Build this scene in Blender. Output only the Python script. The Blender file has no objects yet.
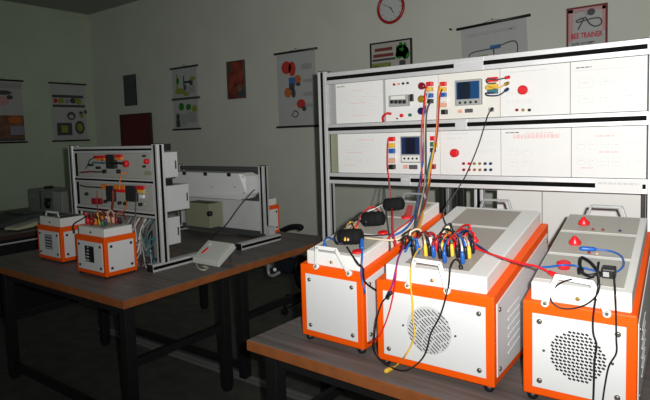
import bpy, bmesh, math, random
from mathutils import Vector as V, Matrix as M
random.seed(7)
C = bpy.context.scene.collection
T = 0.76                                    # table height
# ---------------------------------------------------------------- camera (surveyed from the photograph)
CAM = V((0, 0, 0.76717 + T))
CR = V((0.805189, 0.592233, -0.0305)); CU = V((-0.018751, 0.076832, 0.996868)); CF = V((-0.592722, 0.802095, -0.07297))
FPX, CX, CY = 534.26, 325.0, 172.5
def ray(u, v): return CF + CR * ((u - CX) / FPX) - CU * ((v - CY) / FPX)
class Fr:                                   # a working frame: origin + turn about z
    def __init__(s, x, y, rot=0.0, z=T):
        s.o = V((x, y, z)); s.rot = rot
        s.X = V((math.cos(rot), math.sin(rot), 0)); s.Y = V((-math.sin(rot), math.cos(rot), 0))
    def loc(s, p): q = p - s.o; return V((q.dot(s.X), q.dot(s.Y), q.z))
    def wld(s, x, y, z): return s.o + s.X * x + s.Y * y + V((0, 0, z))
    def front(s, u, v, y=0.0):              # local point on the plane local-y = y
        r = ray(u, v); n = s.Y; p0 = s.o + n * y
        return s.loc(CAM + r * ((p0 - CAM).dot(n) / r.dot(n)))
    def lid(s, u, v, z0, sl):               # local point on the sloping lid
        r = ray(u, v); n = V((0, 0, 1)) - s.Y * sl; p0 = s.o + V((0, 0, z0))
        return s.loc(CAM + r * ((p0 - CAM).dot(n) / r.dot(n)))
def at(u, v, y): r = ray(u, v); return CAM + r * (y / r.y)
def onz(u, v, z): r = ray(u, v); return CAM + r * ((z - CAM.z) / r.z)
# ---------------------------------------------------------------- materials
MAT = {}
def mat(name, col, rough=0.5, metal=0.0, noise=0.0, scale=20.0, bump=0.0, bscale=200.0, spec=0.5, col2=None, coat=0.0):
    m = bpy.data.materials.new(name); m.use_nodes = True
    nt = m.node_tree; b = nt.nodes['Principled BSDF']
    b.inputs['Base Color'].default_value = (*col, 1); b.inputs['Roughness'].default_value = rough
    b.inputs['Metallic'].default_value = metal; b.inputs['Specular IOR Level'].default_value = spec
    b.inputs['Coat Weight'].default_value = coat
    tc = nt.nodes.new('ShaderNodeTexCoord')
    if noise > 0 or col2:
        n = nt.nodes.new('ShaderNodeTexNoise'); n.inputs['Scale'].default_value = scale; n.inputs['Detail'].default_value = 5
        nt.links.new(tc.outputs['Object'], n.inputs['Vector'])
        r = nt.nodes.new('ShaderNodeValToRGB')
        c2 = col2 or tuple(min(1, c * (1 + noise)) for c in col); c1 = col if col2 else tuple(c * (1 - noise) for c in col)
        r.color_ramp.elements[0].position = .35; r.color_ramp.elements[1].position = .65
        r.color_ramp.elements[0].color = (*c1, 1); r.color_ramp.elements[1].color = (*c2, 1)
        nt.links.new(n.outputs['Fac'], r.inputs['Fac']); nt.links.new(r.outputs['Color'], b.inputs['Base Color'])
    if bump > 0:
        n = nt.nodes.new('ShaderNodeTexNoise'); n.inputs['Scale'].default_value = bscale; n.inputs['Detail'].default_value = 3
        nt.links.new(tc.outputs['Object'], n.inputs['Vector'])
        k = nt.nodes.new('ShaderNodeBump'); k.inputs['Strength'].default_value = bump; k.inputs['Distance'].default_value = .002
        nt.links.new(n.outputs['Fac'], k.inputs['Height']); nt.links.new(k.outputs['Normal'], b.inputs['Normal'])
    MAT[name] = m; return m
def woodmat(name, c1, c2, rough=.45, sc=(1.2, 22, 22)):
    m = mat(name, c1, rough, spec=.35); nt = m.node_tree; b = nt.nodes['Principled BSDF']
    tc = nt.nodes.new('ShaderNodeTexCoord'); mp = nt.nodes.new('ShaderNodeMapping'); mp.inputs['Scale'].default_value = sc
    n = nt.nodes.new('ShaderNodeTexNoise'); n.inputs['Scale'].default_value = 1.6; n.inputs['Detail'].default_value = 6; n.inputs['Distortion'].default_value = .6
    r = nt.nodes.new('ShaderNodeValToRGB'); r.color_ramp.elements[0].position = .3; r.color_ramp.elements[1].position = .7
    r.color_ramp.elements[0].color = (*c1, 1); r.color_ramp.elements[1].color = (*c2, 1)
    nt.links.new(tc.outputs['Object'], mp.inputs['Vector']); nt.links.new(mp.outputs['Vector'], n.inputs['Vector'])
    nt.links.new(n.outputs['Fac'], r.inputs['Fac']); nt.links.new(r.outputs['Color'], b.inputs['Base Color'])
    return m
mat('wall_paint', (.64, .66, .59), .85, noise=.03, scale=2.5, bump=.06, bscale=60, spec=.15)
mat('wall_paint_green', (.52, .60, .47), .85, noise=.03, scale=2.5, bump=.06, bscale=60, spec=.15)
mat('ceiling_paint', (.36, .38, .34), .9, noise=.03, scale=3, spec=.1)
mat('floor_tile', (.10, .10, .09), .6, noise=.18, scale=9, spec=.2)
woodmat('laminate', (.11, .099, .093), (.205, .183, .174), .5)
mat('edge_wood', (.30, .097, .031), .5, noise=.12, scale=14, spec=.25)
mat('black_steel', (.012, .012, .013), .5, spec=.3)
mat('aluminium', (.74, .74, .76), .5, metal=.45, noise=.03, scale=30)
mat('groove_black', (.004, .004, .004), .8, spec=.1)
mat('panel_white', (.79, .79, .785), .5, noise=.012, scale=6, spec=.3)
mat('control_grey', (.40, .40, .375), .5, noise=.02, scale=8, spec=.3)
mat('panel_cream', (.78, .76, .71), .5, noise=.02, scale=6, spec=.3)
mat('steel_white', (.72, .73, .74), .45, noise=.012, scale=8, spec=.35)
mat('steel_grey_white', (.58, .59, .60), .45, noise=.02, scale=8, spec=.35)
mat('lid_white', (.78, .78, .76), .45, noise=.012, scale=8, spec=.35)
mat('orange', (.90, .100, .002), .45, noise=.02, scale=10, spec=.2)
mat('plate_grey', (.43, .415, .37), .45, noise=.02, scale=8, spec=.3)
mat('plate_brown', (.37, .335, .30), .45, noise=.02, scale=8, spec=.3)
mat('print_grey', (.64, .65, .65), .7, spec=.1); mat('print_pink', (.80, .58, .58), .7, spec=.1)
mat('print_dark', (.10, .10, .11), .7, spec=.1); mat('print_blue', (.05, .16, .42), .6)
mat('red', (.72, .012, .018), .35); mat('dark_red', (.28, .008, .015), .4); mat('yellow', (.80, .50, .05), .4)
mat('blue', (.012, .10, .42), .4); mat('navy', (.01, .022, .10), .45); mat('green', (.02, .16, .09), .45); mat('navy_fabric', (.010, .012, .018), .9, spec=.1); mat('rubber_black', (.010, .010, .011), .85, spec=.15); mat('black', (.008, .008, .009), .45)
mat('white_plastic', (.78, .78, .76), .4); mat('orange_plastic', (.78, .22, .03), .45); mat('salmon', (.75, .40, .28), .5)
mat('cream_cable', (.72, .60, .42), .5); mat('teal', (.03, .16, .20), .5); mat('purple', (.30, .03, .22), .45); mat('dark_grey', (.06, .065, .07), .5)
mat('lamp_red', (.22, .006, .012), .2, coat=.5); mat('lamp_yellow', (.30, .20, .008), .2, coat=.5); mat('lamp_blue', (.008, .015, .10), .2, coat=.5)
mat('screw', (.28, .26, .22), .35, metal=.8); mat('brass', (.5, .33, .10), .35, metal=.7)
mat('screen_dark', (.022, .022, .024), .35); mat('screen_blue', (.006, .055, .17), .35); mat('bezel', (.36, .37, .37), .5)
mat('device_beige', (.60, .60, .44), .55, noise=.02, scale=8); mat('device_white', (.60, .615, .57), .5, noise=.02, scale=9)
mat('grey_box', (.23, .235, .22), .55, noise=.04, scale=7); mat('box_olive', (.27, .28, .19), .6, noise=.03, scale=7)
mat('grey_metal', (.30, .31, .32), .4, metal=.3); mat('pvc_grey', (.17, .175, .17), .5)
mat('door_red', (.11, .014, .014), .5, noise=.1, scale=5, spec=.3); mat('door_edge', (.045, .02, .016), .6)
mat('poster_paper', (.47, .48, .48), .7, noise=.02, scale=5, spec=.15); mat('poster_paper_warm', (.46, .44, .41), .7, noise=.03, scale=5, spec=.15)
mat('poster_green', (.27, .32, .06), .7, spec=.1); mat('poster_leaf', (.03, .20, .03), .7, spec=.1); mat('poster_red', (.50, .05, .04), .7, spec=.1)
mat('poster_orange', (.50, .15, .04), .7, spec=.1); mat('poster_pink', (.58, .32, .33), .7, spec=.1); mat('poster_maroon', (.20, .05, .05), .7, spec=.1)
mat('poster_rust', (.22, .05, .035), .7, noise=.5, scale=9, spec=.1); mat('poster_brown', (.20, .11, .07), .7, noise=.3, scale=12, spec=.1)
mat('poster_lilac', (.30, .27, .36), .7, spec=.1); mat('poster_grass', (.20, .24, .07), .7, noise=.3, scale=25, spec=.1)
mat('board_dark', (.07, .085, .085), .6, noise=.1, scale=6, spec=.2); mat('clock_face', (.56, .58, .59), .4); mat('clock_red', (.38, .01, .012), .35)
mat('red_print', (.55, .008, .03), .6)
# ---------------------------------------------------------------- mesh builder
class MB:
    def __init__(s): s.bm = bmesh.new(); s.mi = 0
    def _new(s, fs, smooth=False):
        for f in fs: f.material_index = s.mi; f.smooth = smooth
    def box(s, x0, x1, y0, y1, z0, z1, bev=0.0, mx=None):
        vs = [s.bm.verts.new((x, y, z)) for x in (x0, x1) for y in (y0, y1) for z in (z0, z1)]
        fs = [s.bm.faces.new([vs[i] for i in q]) for q in ((0, 1, 3, 2), (4, 6, 7, 5), (0, 4, 5, 1), (2, 3, 7, 6), (0, 2, 6, 4), (1, 5, 7, 3))]
        s._new(fs)
        if bev > 0:
            es = list({e for f in fs for e in f.edges})
            r = bmesh.ops.bevel(s.bm, geom=es, offset=bev, segments=2, affect='EDGES', profile=.5)
            s._new(r['faces']); vs = list({v for f in r['faces'] for v in f.verts} | {v for v in vs if v.is_valid})
        if mx is not None:
            for v in vs: v.co = mx @ v.co
        return s
    def prism(s, poly, vec, bev=0.0):       # polygon (3D points) extruded along vec
        vec = V(vec); a = [s.bm.verts.new(p) for p in poly]; b = [s.bm.verts.new(V(p) + vec) for p in poly]; n = len(a)
        fs = [s.bm.faces.new(a[::-1]), s.bm.faces.new(b)] + [s.bm.faces.new((a[i], a[(i + 1) % n], b[(i + 1) % n], b[i])) for i in range(n)]
        s._new(fs)
        bmesh.ops.recalc_face_normals(s.bm, faces=fs)
        if bev > 0:
            r = bmesh.ops.bevel(s.bm, geom=list({e for f in fs for e in f.edges}), offset=bev, segments=2, affect='EDGES', profile=.5); s._new(r['faces'])
        return s
    def cyl(s, p0, p1, r0, r1=None, n=14):
        p0, p1 = V(p0), V(p1); r1 = r0 if r1 is None else r1
        d = (p1 - p0).normalized(); a = d.orthogonal().normalized(); b = d.cross(a)
        A = [s.bm.verts.new(p0 + (a * math.cos(t) + b * math.sin(t)) * r0) for t in [2 * math.pi * i / n for i in range(n)]]
        B = [s.bm.verts.new(p1 + (a * math.cos(t) + b * math.sin(t)) * r1) for t in [2 * math.pi * i / n for i in range(n)]]
        s._new([s.bm.faces.new((A[i], A[(i + 1) % n], B[(i + 1) % n], B[i])) for i in range(n)], True)
        s._new([s.bm.faces.new(A[::-1]), s.bm.faces.new(B)])
        return s
    def lathe(s, p0, d, prof, n=16):        # prof: list of (distance along d, radius)
        p0 = V(p0); d = V(d).normalized(); a = d.orthogonal().normalized(); b = d.cross(a); rings = []
        for h, r in prof:
            rings.append([s.bm.verts.new(p0 + d * h + (a * math.cos(2 * math.pi * i / n) + b * math.sin(2 * math.pi * i / n)) * max(r, 1e-5)) for i in range(n)])
        for A, B in zip(rings, rings[1:]):
            s._new([s.bm.faces.new((A[i], A[(i + 1) % n], B[(i + 1) % n], B[i])) for i in range(n)], True)
        s._new([s.bm.faces.new(rings[0][::-1]), s.bm.faces.new(rings[-1])])
        return s
    def torus(s, c, d, R, r, n=32, k=8, a0=0, a1=2 * math.pi, ref=None):
        c = V(c); d = V(d).normalized(); a = (V(ref) if ref else d.orthogonal()).normalized(); b = d.cross(a)
        full = abs(a1 - a0 - 2 * math.pi) < 1e-6
        pts = [c + (a * math.cos(a0 + (a1 - a0) * i / n) + b * math.sin(a0 + (a1 - a0) * i / n)) * R for i in range(n if full else n + 1)]
        return s.tube(pts, r, k, smooth=False, closed=full)
    def tube(s, pts, r, n=8, smooth=True, closed=False):
        pts = [V(p) for p in pts]
        if smooth: pts = catmull(pts)
        m = len(pts); rings = []; prev = None
        for i, p in enumerate(pts):
            q0 = pts[(i - 1) % m] if (closed or i > 0) else p; q1 = pts[(i + 1) % m] if (closed or i < m - 1) else p
            d = (q1 - q0)
            d = d.normalized() if d.length > 1e-9 else V((0, 0, 1))
            if prev is None: a = d.orthogonal().normalized()
            else:
                a = prev - d * prev.dot(d); a = a.normalized() if a.length > 1e-6 else d.orthogonal().normalized()
            prev = a; b = d.cross(a)
            rings.append([s.bm.verts.new(p + (a * math.cos(2 * math.pi * j / n) + b * math.sin(2 * math.pi * j / n)) * r) for j in range(n)])
        pr = list(zip(rings, rings[1:])) + ([(rings[-1], rings[0])] if closed else [])
        for A, B in pr:
            s._new([s.bm.faces.new((A[i], A[(i + 1) % n], B[(i + 1) % n], B[i])) for i in range(n)], True)
        if not closed: s._new([s.bm.faces.new(rings[0][::-1]), s.bm.faces.new(rings[-1])])
        return s
    def text(s, body, origin, ux, uy, w, h, th=.0006, bold=.03):   # flat lettering w x h standing at origin along ux, uy
        cu = bpy.data.curves.new('lettering', 'FONT'); cu.body = body; cu.resolution_u = 2; cu.offset = bold
        o = bpy.data.objects.new('lettering', cu); C.objects.link(o)
        dg = bpy.context.evaluated_depsgraph_get(); me = bpy.data.meshes.new_from_object(o.evaluated_get(dg))
        bpy.data.objects.remove(o); bpy.data.curves.remove(cu)
        xs = [v.co.x for v in me.vertices]; ys = [v.co.y for v in me.vertices]
        sx = w / (max(xs) - min(xs)); sy = h / (max(ys) - min(ys)); ux, uy = V(ux), V(uy); nn = ux.cross(uy)
        for p in me.polygons:
            ps = [V(origin) + ux * ((me.vertices[i].co.x - min(xs)) * sx) + uy * ((me.vertices[i].co.y - min(ys)) * sy) for i in p.vertices]
            a = [s.bm.verts.new(q + nn * th) for q in ps]
            s._new([s.bm.faces.new(a)])
        bpy.data.meshes.remove(me); return s
    def build(s, name, mats, parent=None, frame=None):
        me = bpy.data.meshes.new(name)
        bmesh.ops.recalc_face_normals(s.bm, faces=s.bm.faces[:])
        s.bm.to_mesh(me); s.bm.free()
        for m in ([mats] if isinstance(mats, str) else mats): me.materials.append(MAT[m])
        o = bpy.data.objects.new(name, me); C.objects.link(o)
        if parent: o.parent = parent
        if frame: o.location = frame.o; o.rotation_euler = (0, 0, frame.rot)
        return o
def catmull(p, k=6):
    q = [p[0] * 2 - p[1]] + p + [p[-1] * 2 - p[-2]]; out = []
    for i in range(1, len(q) - 2):
        for j in range(k):
            t = j / k
            out.append(.5 * ((2 * q[i]) + (q[i + 1] - q[i - 1]) * t + (2 * q[i - 1] - 5 * q[i] + 4 * q[i + 1] - q[i + 2]) * t * t + (3 * q[i] - q[i - 1] - 3 * q[i + 1] + q[i + 2]) * t ** 3))
    return out + [p[-1]]
def tag(o, label, cat, group=None):
    o['label'] = label; o['category'] = cat
    if group: o['group'] = group
    return o
def thing(name, label, cat, fr, group=None):
    o = bpy.data.objects.new(name, None); C.objects.link(o); o.empty_display_size = .05
    o.location = fr.o; o.rotation_euler = (0, 0, fr.rot)
    return tag(o, label, cat, group)
def struct(name, mb, m, fr=None): o = mb.build(name, m, None, fr); o['kind'] = 'structure'; return o
W0 = Fr(0, 0, 0, 0); WT = Fr(0, 0)          # world frames at the floor and at table height
# ---------------------------------------------------------------- the room
LX, BY, RX, FY, H = -7.64, 4.5, 2.6, -2.6, 2.645 + T
struct('floor', MB().box(LX - .1, RX + .1, FY, BY + .1, -.1, 0), 'floor_tile')
struct('wall_back', MB().box(LX - .1, RX + .1, BY, BY + .1, 0, H), 'wall_paint')
struct('wall_left', MB().box(LX - .1, LX, FY, BY, 0, H), 'wall_paint_green')
struct('wall_right', MB().box(RX, RX + .1, FY, BY, 0, H), 'wall_paint')
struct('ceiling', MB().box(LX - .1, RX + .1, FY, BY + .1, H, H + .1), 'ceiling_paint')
d = MB().box(-6.91, -6.24, BY - .035, BY - .001, 0, 1.868)
struct('door_1', d, 'door_red')
f = MB().box(-6.925, -6.91, BY - .042, BY - .001, 0, 1.882).box(-6.24, -6.225, BY - .042, BY - .001, 0, 1.882).box(-6.91, -6.24, BY - .042, BY - .001, 1.868, 1.882)
struct('trim_1', f, 'door_edge')
# ---------------------------------------------------------------- tables
def table(label, x0, x1, y0, y1, rot=0.0, li=.05, ri=.065, band='edge_wood', screen=False, low_front=True):
    fr = Fr(x0, y0, rot, 0); w, dp = x1 - x0, y1 - y0
    t = thing('lab_table', label, 'table', fr, 'black legged lab tables')
    top = MB().box(.004, w - .004, .004, dp - .004, T - .03, T, .002).build('table_top', 'laminate', t)
    MB().box(0, w, 0, .006, T - .042, T - .002, .0025).box(0, w, dp - .006, dp, T - .042, T - .002, .0025).box(0, .006, .006, dp - .006, T - .042, T - .002, .0025).box(w - .006, w, .006, dp - .006, T - .042, T - .002, .0025).build('edge_banding', band, top)
    a, i = .055, .045
    for lx in (li, w - ri - a):
        for ly in (i, dp - i - a):
            l = MB().box(lx, lx + a, ly, ly + a, .02, T - .042, .003).build('leg', 'black_steel', t)
            MB().box(lx + .006, lx + a - .006, ly + .006, ly + a - .006, 0, .02, .003).build('leg_foot', 'black', l)
    for lx in (li + .012, w - ri - a + .012):
        MB().box(lx, lx + .03, i + a, dp - i - a, .38, .42).build('side_rail', 'black_steel', t)
    for ly in (i + .01, dp - i - a + .01):
        MB().box(li + a, w - ri - a, ly, ly + .035, T - .10, T - .042).build('apron_rail', 'black_steel', t)
    if low_front:
        MB().box(li + a, w - ri - a, i + .012, i + .042, .07, .11).build('foot_rail', 'black_steel', t)
    if screen:
        MB().box(w - .004, w + .004, .02, dp - .02, T - .078, T - .066).build('edge_trim', 'aluminium', t)
        MB().box(w - ri - .02, w - ri, i + a, dp - i - a, .06, T - .05).build('shade_panel', 'black_steel', t)  # added black sheet: hides the lit wall, stands in for under-table shade
    return t
table('dark laminate lab table carrying the dim three shelf trainer rack and two small orange boxes', -3.93, -2.27, 1.425, 2.212, li=.23)
table('dark laminate lab table behind the dim rack, holding the rack turned backwards', -3.93, -2.27, 2.22, 3.17, li=.23)
table('dark laminate lab table in the foreground under the three large orange and white machine boxes', -1.424, .36, 1.394, 2.28, -.028)
table('dark laminate table at the back that carries the bright white trainer rack', -1.90, .45, 2.345, 3.2)
table('dark table at the left edge of the photo with grey cabinets and a beige instrument', -6.6, -4.78, 1.2, 3.05, band='door_edge', screen=True)
# ---------------------------------------------------------------- machine boxes
def screw(mb, p, d, r=.0075): mb.lathe(p, d, [(0, r), (.003, r), (.005, r * .6)], 10)
def machine_box(label, fr, w, D, h0, sl, lidh, group, plates, vent, handles=True, lid_in=.02, fb=.026, side_scr=.0075, pmat='steel_white', front_handle=None, top_mat='plate_grey', scr='screw', smat='steel_white', hy=-.0006, z0=.019):
    t = thing('machine_box', label, 'machine box', fr, group)
    poly = [(0, 0, z0), (0, D, z0), (0, D, h0 + sl * D), (0, 0, h0)]
    MB().prism(poly, (w, 0, 0), .004).build('frame', 'orange', t)
    fp = MB().box(fb, w - fb + .002, -.0025, .004, z0 + .024, h0 - .032, .001).build('front_panel', pmat, t)
    fx0, fx1, fz0, fz1 = fb, w - fb + .002, z0 + .024, h0 - .032
    for x in (fx0 + .019, fx1 - .019):
        for z in (fz0 + .021, fz1 - .021):
            m = MB(); screw(m, (x, -.0025, z), (0, -1, 0), side_scr); m.build('screw', scr, fp)
    if vent:
        kind, vx, vz, vr = vent
        m = MB()
        if kind == 'dash':                  # punched rows of short slots
            m.mi = 0
            n = 13.5; st = 2 * vr / n
            for i in range(-8, 9):
                for j in range(-9, 10):
                    x = i * st * .98 + (j % 2) * st * .25; z = j * st * .86
                    if math.hypot(x, z) < vr - .003:
                        mx = M.Translation((vx + x, -.0033, vz + z)) @ M.Rotation(math.radians(22), 4, 'Y')
                        m.box(-st * .36, st * .36, -.0005, .001, -st * .23, st * .23, 0, mx)
            m.build('vent_grille', 'black', fp)
        elif kind == 'stripe':              # round field of slanting slots
            m.lathe((vx, -.0026, vz), (0, -1, 0), [(0, vr), (.0006, vr)], 40); m.mi = 1
            ang = math.radians(40); st = .0098
            for k in range(-10, 11):
                o = k * st; L = math.sqrt(max(0, vr * vr - o * o)) - .004
                q = -L + (k * .0137) % .012
                while q < L - .004:
                    e = min(q + .027, L)
                    mx = M.Translation((vx, -.0036, vz)) @ M.Rotation(ang, 4, 'Y') @ M.Translation(((q + e) / 2, 0, o))
                    m.box(-(e - q) / 2, (e - q) / 2, -.0004, .001, -.0013, .0013, 0, mx)
                    q = e + .0045
            m.build('vent_grille', ['steel_grey_white', 'black'], fp)
        if kind in ('dash', 'stripe'):
            for x in (vx - vr - .012, vx + vr + .012):
                m = MB(); screw(m, (x, -.0025, vz), (0, -1, 0), .0035); m.build('screw', 'dark_grey', fp)
        if kind in ('square', 'louvre'):
            m.box(vx - vr, vx + vr, -.0035, .0005, vz - vr, vz + vr)
            m.mi = 1
            for k in range(5):
                zz = vz - vr + (k + .5) * vr * .4
                if kind == 'louvre': m.box(vx - vr * .9, vx + vr * .9, -.0055, -.003, zz - vr * .07, zz + vr * .07)
                else: m.box(vx - vr * .9 + k * vr * .14, vx - vr * .15, -.0055, -.003, zz - vr * .06, zz + vr * .1)
            m.build('vent_grille', ['black' if kind == 'square' else 'dark_grey', 'steel_grey_white'], fp)
    for side in (0, 1):                     # side panels
        xa = -.0025 if side == 0 else w - .004; xb = .004 if side == 0 else w + .0025
        yy0, yy1 = fb - .004, D - fb + .004
        poly = [(xa, yy0, z0 + .024), (xa, yy1, z0 + .024), (xa, yy1, h0 - .03 + sl * yy1), (xa, yy0, h0 - .03 + sl * yy0)]
        sp = MB().prism(poly, (xb - xa, 0, 0), .001).build('side_panel', smat, t)
        dx = -1 if side == 0 else 1; xs = -.0025 if side == 0 else w + .0025
        for y in (yy0 + .018, yy1 - .018):
            for z in (z0 + .045, h0 - .052 + sl * y):
                m = MB(); screw(m, (xs, y, z), (dx, 0, 0), side_scr); m.build('screw', scr, sp)
        if D > .4:
            m = MB()
            for k in range(6):
                zz = .08 + k * .026
                m.prism([(xs, .12, zz), (xs, .24, zz + .012), (xs, .24, zz + .0165), (xs, .12, zz + .0045)], (dx * .0018, 0, 0))
            m.build('louvre', smat, sp)
    # lid
    li = .012
    poly = [(lid_in, li, h0 - .001 + sl * li), (lid_in, D - li, h0 - .001 + sl * (D - li)), (lid_in, D - li, h0 + lidh + sl * (D - li)), (lid_in, li, h0 + lidh + sl * li)]
    lid = MB().prism(poly, (w - 2 * lid_in + .006, 0, 0), .004).build('lid', 'lid_white', t)
    for (x0, x1, y0, y1) in plates:
        zt = h0 + lidh
        a = [(x0, y0, zt + sl * y0 - .002), (x1, y0, zt + sl * y0 - .002), (x1, y1, zt + sl * y1 - .002), (x0, y1, zt + sl * y1 - .002)]
        MB().prism(a, (0, 0, .0032)).build('top_plate', top_mat, lid)
    m = MB(); screw(m, (w * .5, li - .001, h0 + lidh * .42), (0, -1, 0), .006); m.build('lid_screw', 'brass' if D > .4 else 'black', lid)
    # handles: flat bent strap with tabs
    def strap(pts, y, tw=.0135, th=.004, so=.0, name='handle', mm='white_plastic'):
        m = MB()
        for a, b in zip(pts, pts[1:]):
            a, b = V((a[0], 0, a[1])), V((b[0], 0, b[1])); dd = (b - a).normalized(); nn = V((-dd.z, 0, dd.x)) * tw / 2
            a2 = a - dd * tw * .25; b2 = b + dd * tw * .25
            m.prism([(q.x, y, q.z) for q in (a2 - nn, b2 - nn, b2 + nn, a2 + nn)], (0, -th, 0), .001)
        for q in (pts[0], pts[-1]): m.cyl((q[0], y + so, q[1]), (q[0], y - th, q[1]), tw * .72, n=16)
        h = m.build(name, mm, t)
        b = MB()
        for q in (pts[0], pts[-1]): screw(b, (q[0], y - th, q[1]), (0, -1, 0), .0042)
        b.build('handle_bolt', 'screw', h)
    if front_handle: strap(front_handle, hy - (.009 if D > .4 else 0), so=.009 if D > .4 else 0)
    if handles:
        zb = h0 + lidh + sl * D; xm = w / 2
        strap([(xm - .068, zb - .03), (xm - .048, zb + .030), (xm + .048, zb + .030), (xm + .068, zb - .03)], D - .004, th=.012, tw=.008, mm='grey_metal')
    for x in (.022, w - .022):
        for y in (.020, D - .022):
            MB().lathe((x, y, 0), (0, 0, 1), [(0, .0115), (z0 * .3, .0145), (z0 + .0005, .0155)], 16).build('rubber_foot', 'black', t)
    return t, lid
F1 = Fr(-1.24707, 1.51397, -.0312); F2 = Fr(-.89569, 1.47415, .0058); F3 = Fr(-.4349, 1.5022, .0358)
G1 = 'large orange framed machine boxes on the foreground table'
b1, lid1 = machine_box('narrow orange and white machine box with a plain front panel, nearest the table corner', F1, .278, .64, .287, .19, .049, G1,
    [(.045, .245, .03, .198), (.045, .245, .215, .40), (.045, .245, .417, .60)], None, front_handle=[(.0847, .289), (.0924, .361), (.1777, .361), (.2308, .284)], lid_in=.024)
b2, lid2 = machine_box('widest orange and white machine box, round striped vent, crowded with plugged cables', F2, .388, .62, .286, .19, .05, G1,
    [(.088, .302, .034, .388), (.085, .300, .410, .582)], ('stripe', .186, .152, .075), front_handle=[(.1219, .286), (.1477, .370), (.2301, .368), (.2511, .288)], lid_in=.030, top_mat='plate_brown')
b3, lid3 = machine_box('orange and white machine box at the photo edge, round punched vent, red caps on top', F3, .279, .60, .285, .19, .05, G1,
    [(.024, .245, .036, .207), (.024, .245, .226, .399), (.024, .245, .419, .578)], ('dash', .1407, .152, .072), front_handle=[(.0613, .288), (.0917, .366), (.1765, .360), (.2116, .284)], lid_in=.0195)
FA = Fr(-3.006, 1.604); FB = Fr(-3.60, 1.668); FC = Fr(-3.04, 2.915)
SB = .011
G2 = 'small orange framed machine boxes'
bA, lidA = machine_box('small orange and white box with a square black window and a tangle of plugs', FA, .30, .20, .230, 0, .047, G2,
    [(.05, .25, .04, .16)], ('square', .148, .127, .046), handles=False, side_scr=.008, scr='black', fb=.024, top_mat='plate_grey', z0=SB)
bB, lidB = machine_box('small orange and white box behind the windowed one, grey louvred square and front strap handle', FB, .30, .20, .230, 0, .055, G2,
    [(.03, .14, .03, .17), (.16, .27, .03, .17)], ('louvre', .148, .127, .046), handles=False, side_scr=.008, scr='black', fb=.024, front_handle=[(.06, .281), (.075, .315), (.215, .315), (.23, .281)], hy=.035, top_mat='dark_grey', z0=SB)
bC, lidC = machine_box('small orange and white box partly hidden behind the post of the backward rack', FC, .30, .18, .23, 0, .05, G2,
    [(.05, .25, .04, .16)], None, handles=False, side_scr=.008, scr='black', fb=.024, z0=SB)
# red caps on the lid of box 3, red ovals on the lid of box 1
def lidz(fr, u, v, z0, sl, up=0.0): return fr.lid(u, v, z0 + up, sl)
for (u, v, k) in ((584, 224, 0), (575, 243.5, 0), (564, 268, 1)):
    p = lidz(F3, u, v, .3365, .19)
    m = MB()
    if k: m.lathe(p, (0, -.19, 1), [(0, .016), (.012, .019), (.018, .018), (.021, .012)], 18)
    else: m.lathe(p, (0, -.19, 1), [(0, .0185), (.006, .0185), (.022, .007), (.026, .004)], 18)
    m.build('red_cap', 'red', lid3)
for (u, v) in ((357.5, 252), (383, 233), (406, 217.5)):
    p = lidz(F1, u, v, .3375, .19)
    MB().lathe(p, (0, -.19, 1), [(0, .020), (.005, .019), (.007, .014)], 18).build('red_label', 'red', lid1)
MB().prism([lidz(F1, u, v, .3375, .19) for u, v in ((404, 217.5), (411, 218), (413, 207), (408, 206))], (0, 0, .006)).build('red_label', 'red', lid1)
for (u, v, mm) in ((593, 229.5, 'dark_red'), (603, 230, 'dark_red'), (620, 231, 'navy'), (589, 253, 'dark_red'), (597, 254, 'salmon')):
    p = lidz(F3, u, v, .3375, .19); MB().lathe(p, (0, -.19, 1), [(0, .005), (.004, .004)], 10).build('socket', mm, lid3)
# ---------------------------------------------------------------- racks
def profile_post(x0, x1, y0, y1, z0, z1, t, slots=('front', 'right', 'left')):
    p = MB().box(x0, x1, y0, y1, z0, z1, .0015).build('post', 'aluminium', t)
    xm, ym, g = (x0 + x1) / 2, (y0 + y1) / 2, .0085
    m = MB()
    m.box(xm - g, xm + g, y0 - .0006, y0 + .004, z0, z1 - .003)
    m.box(x1 - .004, x1 + .0006, ym - g, ym + g, z0, z1 - .003).box(x0 - .0006, x0 + .004, ym - g, ym + g, z0, z1 - .003)
    m.build('groove', 'groove_black', p)
    MB().box(x0, x1, y0, y1, z1, z1 + .004, .001).build('end_cap', 'black', p)
    return p
def rail(x0, x1, y0, y1, z0, z1, t, g=.010):
    p = MB().box(x0, x1, y0, y1, z0, z1, .0015).build('rail', 'aluminium', t)
    zm = (z0 + z1) / 2
    MB().box(x0 + .006, x1 - .006, y0 - .0006, y0 + .004, zm - g, zm + g).build('groove', 'groove_black', p)
    return p
def foot(x0, x1, y0, y1, z0, z1, t):
    p = MB().box(x0, x1, y0, y1, z0, z1, .0015).build('rack_foot', 'aluminium', t); zm = (z0 + z1) / 2
    MB().box(x1 - .004, x1 + .0006, y0 + .002, y1 - .002, zm - .009, zm + .009).build('groove', 'groove_black', p)
    MB().box(x0 + .001, x1 - .001, y0 - .004, y0, z0 + .001, z1 - .001, .001).build('end_cap', 'black', p)
FR = Fr(-1.0, 2.49627, .02237)
rk = thing('trainer_rack', 'wide bright aluminium rack of white electrical trainer panels behind the large boxes', 'equipment rack', FR, 'aluminium trainer racks')
def R(u, v): p = FR.front(u, v); return p.x, p.z
for x0 in (-.863, .770):
    profile_post(x0, x0 + .057, 0, .06, .05 if x0 < 0 else .05, 1.118, rk)
foot(-.863, -.806, -.135, .30, 0, .05, rk); foot(.770, .827, -.30, .30, 0, .05, rk)
ZR = [(1.043, 1.107), (.762, .817), (.480, .541)]
for a, b in ZR: rail(-.806, .770, .0, .05, a, b, rk)
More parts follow.
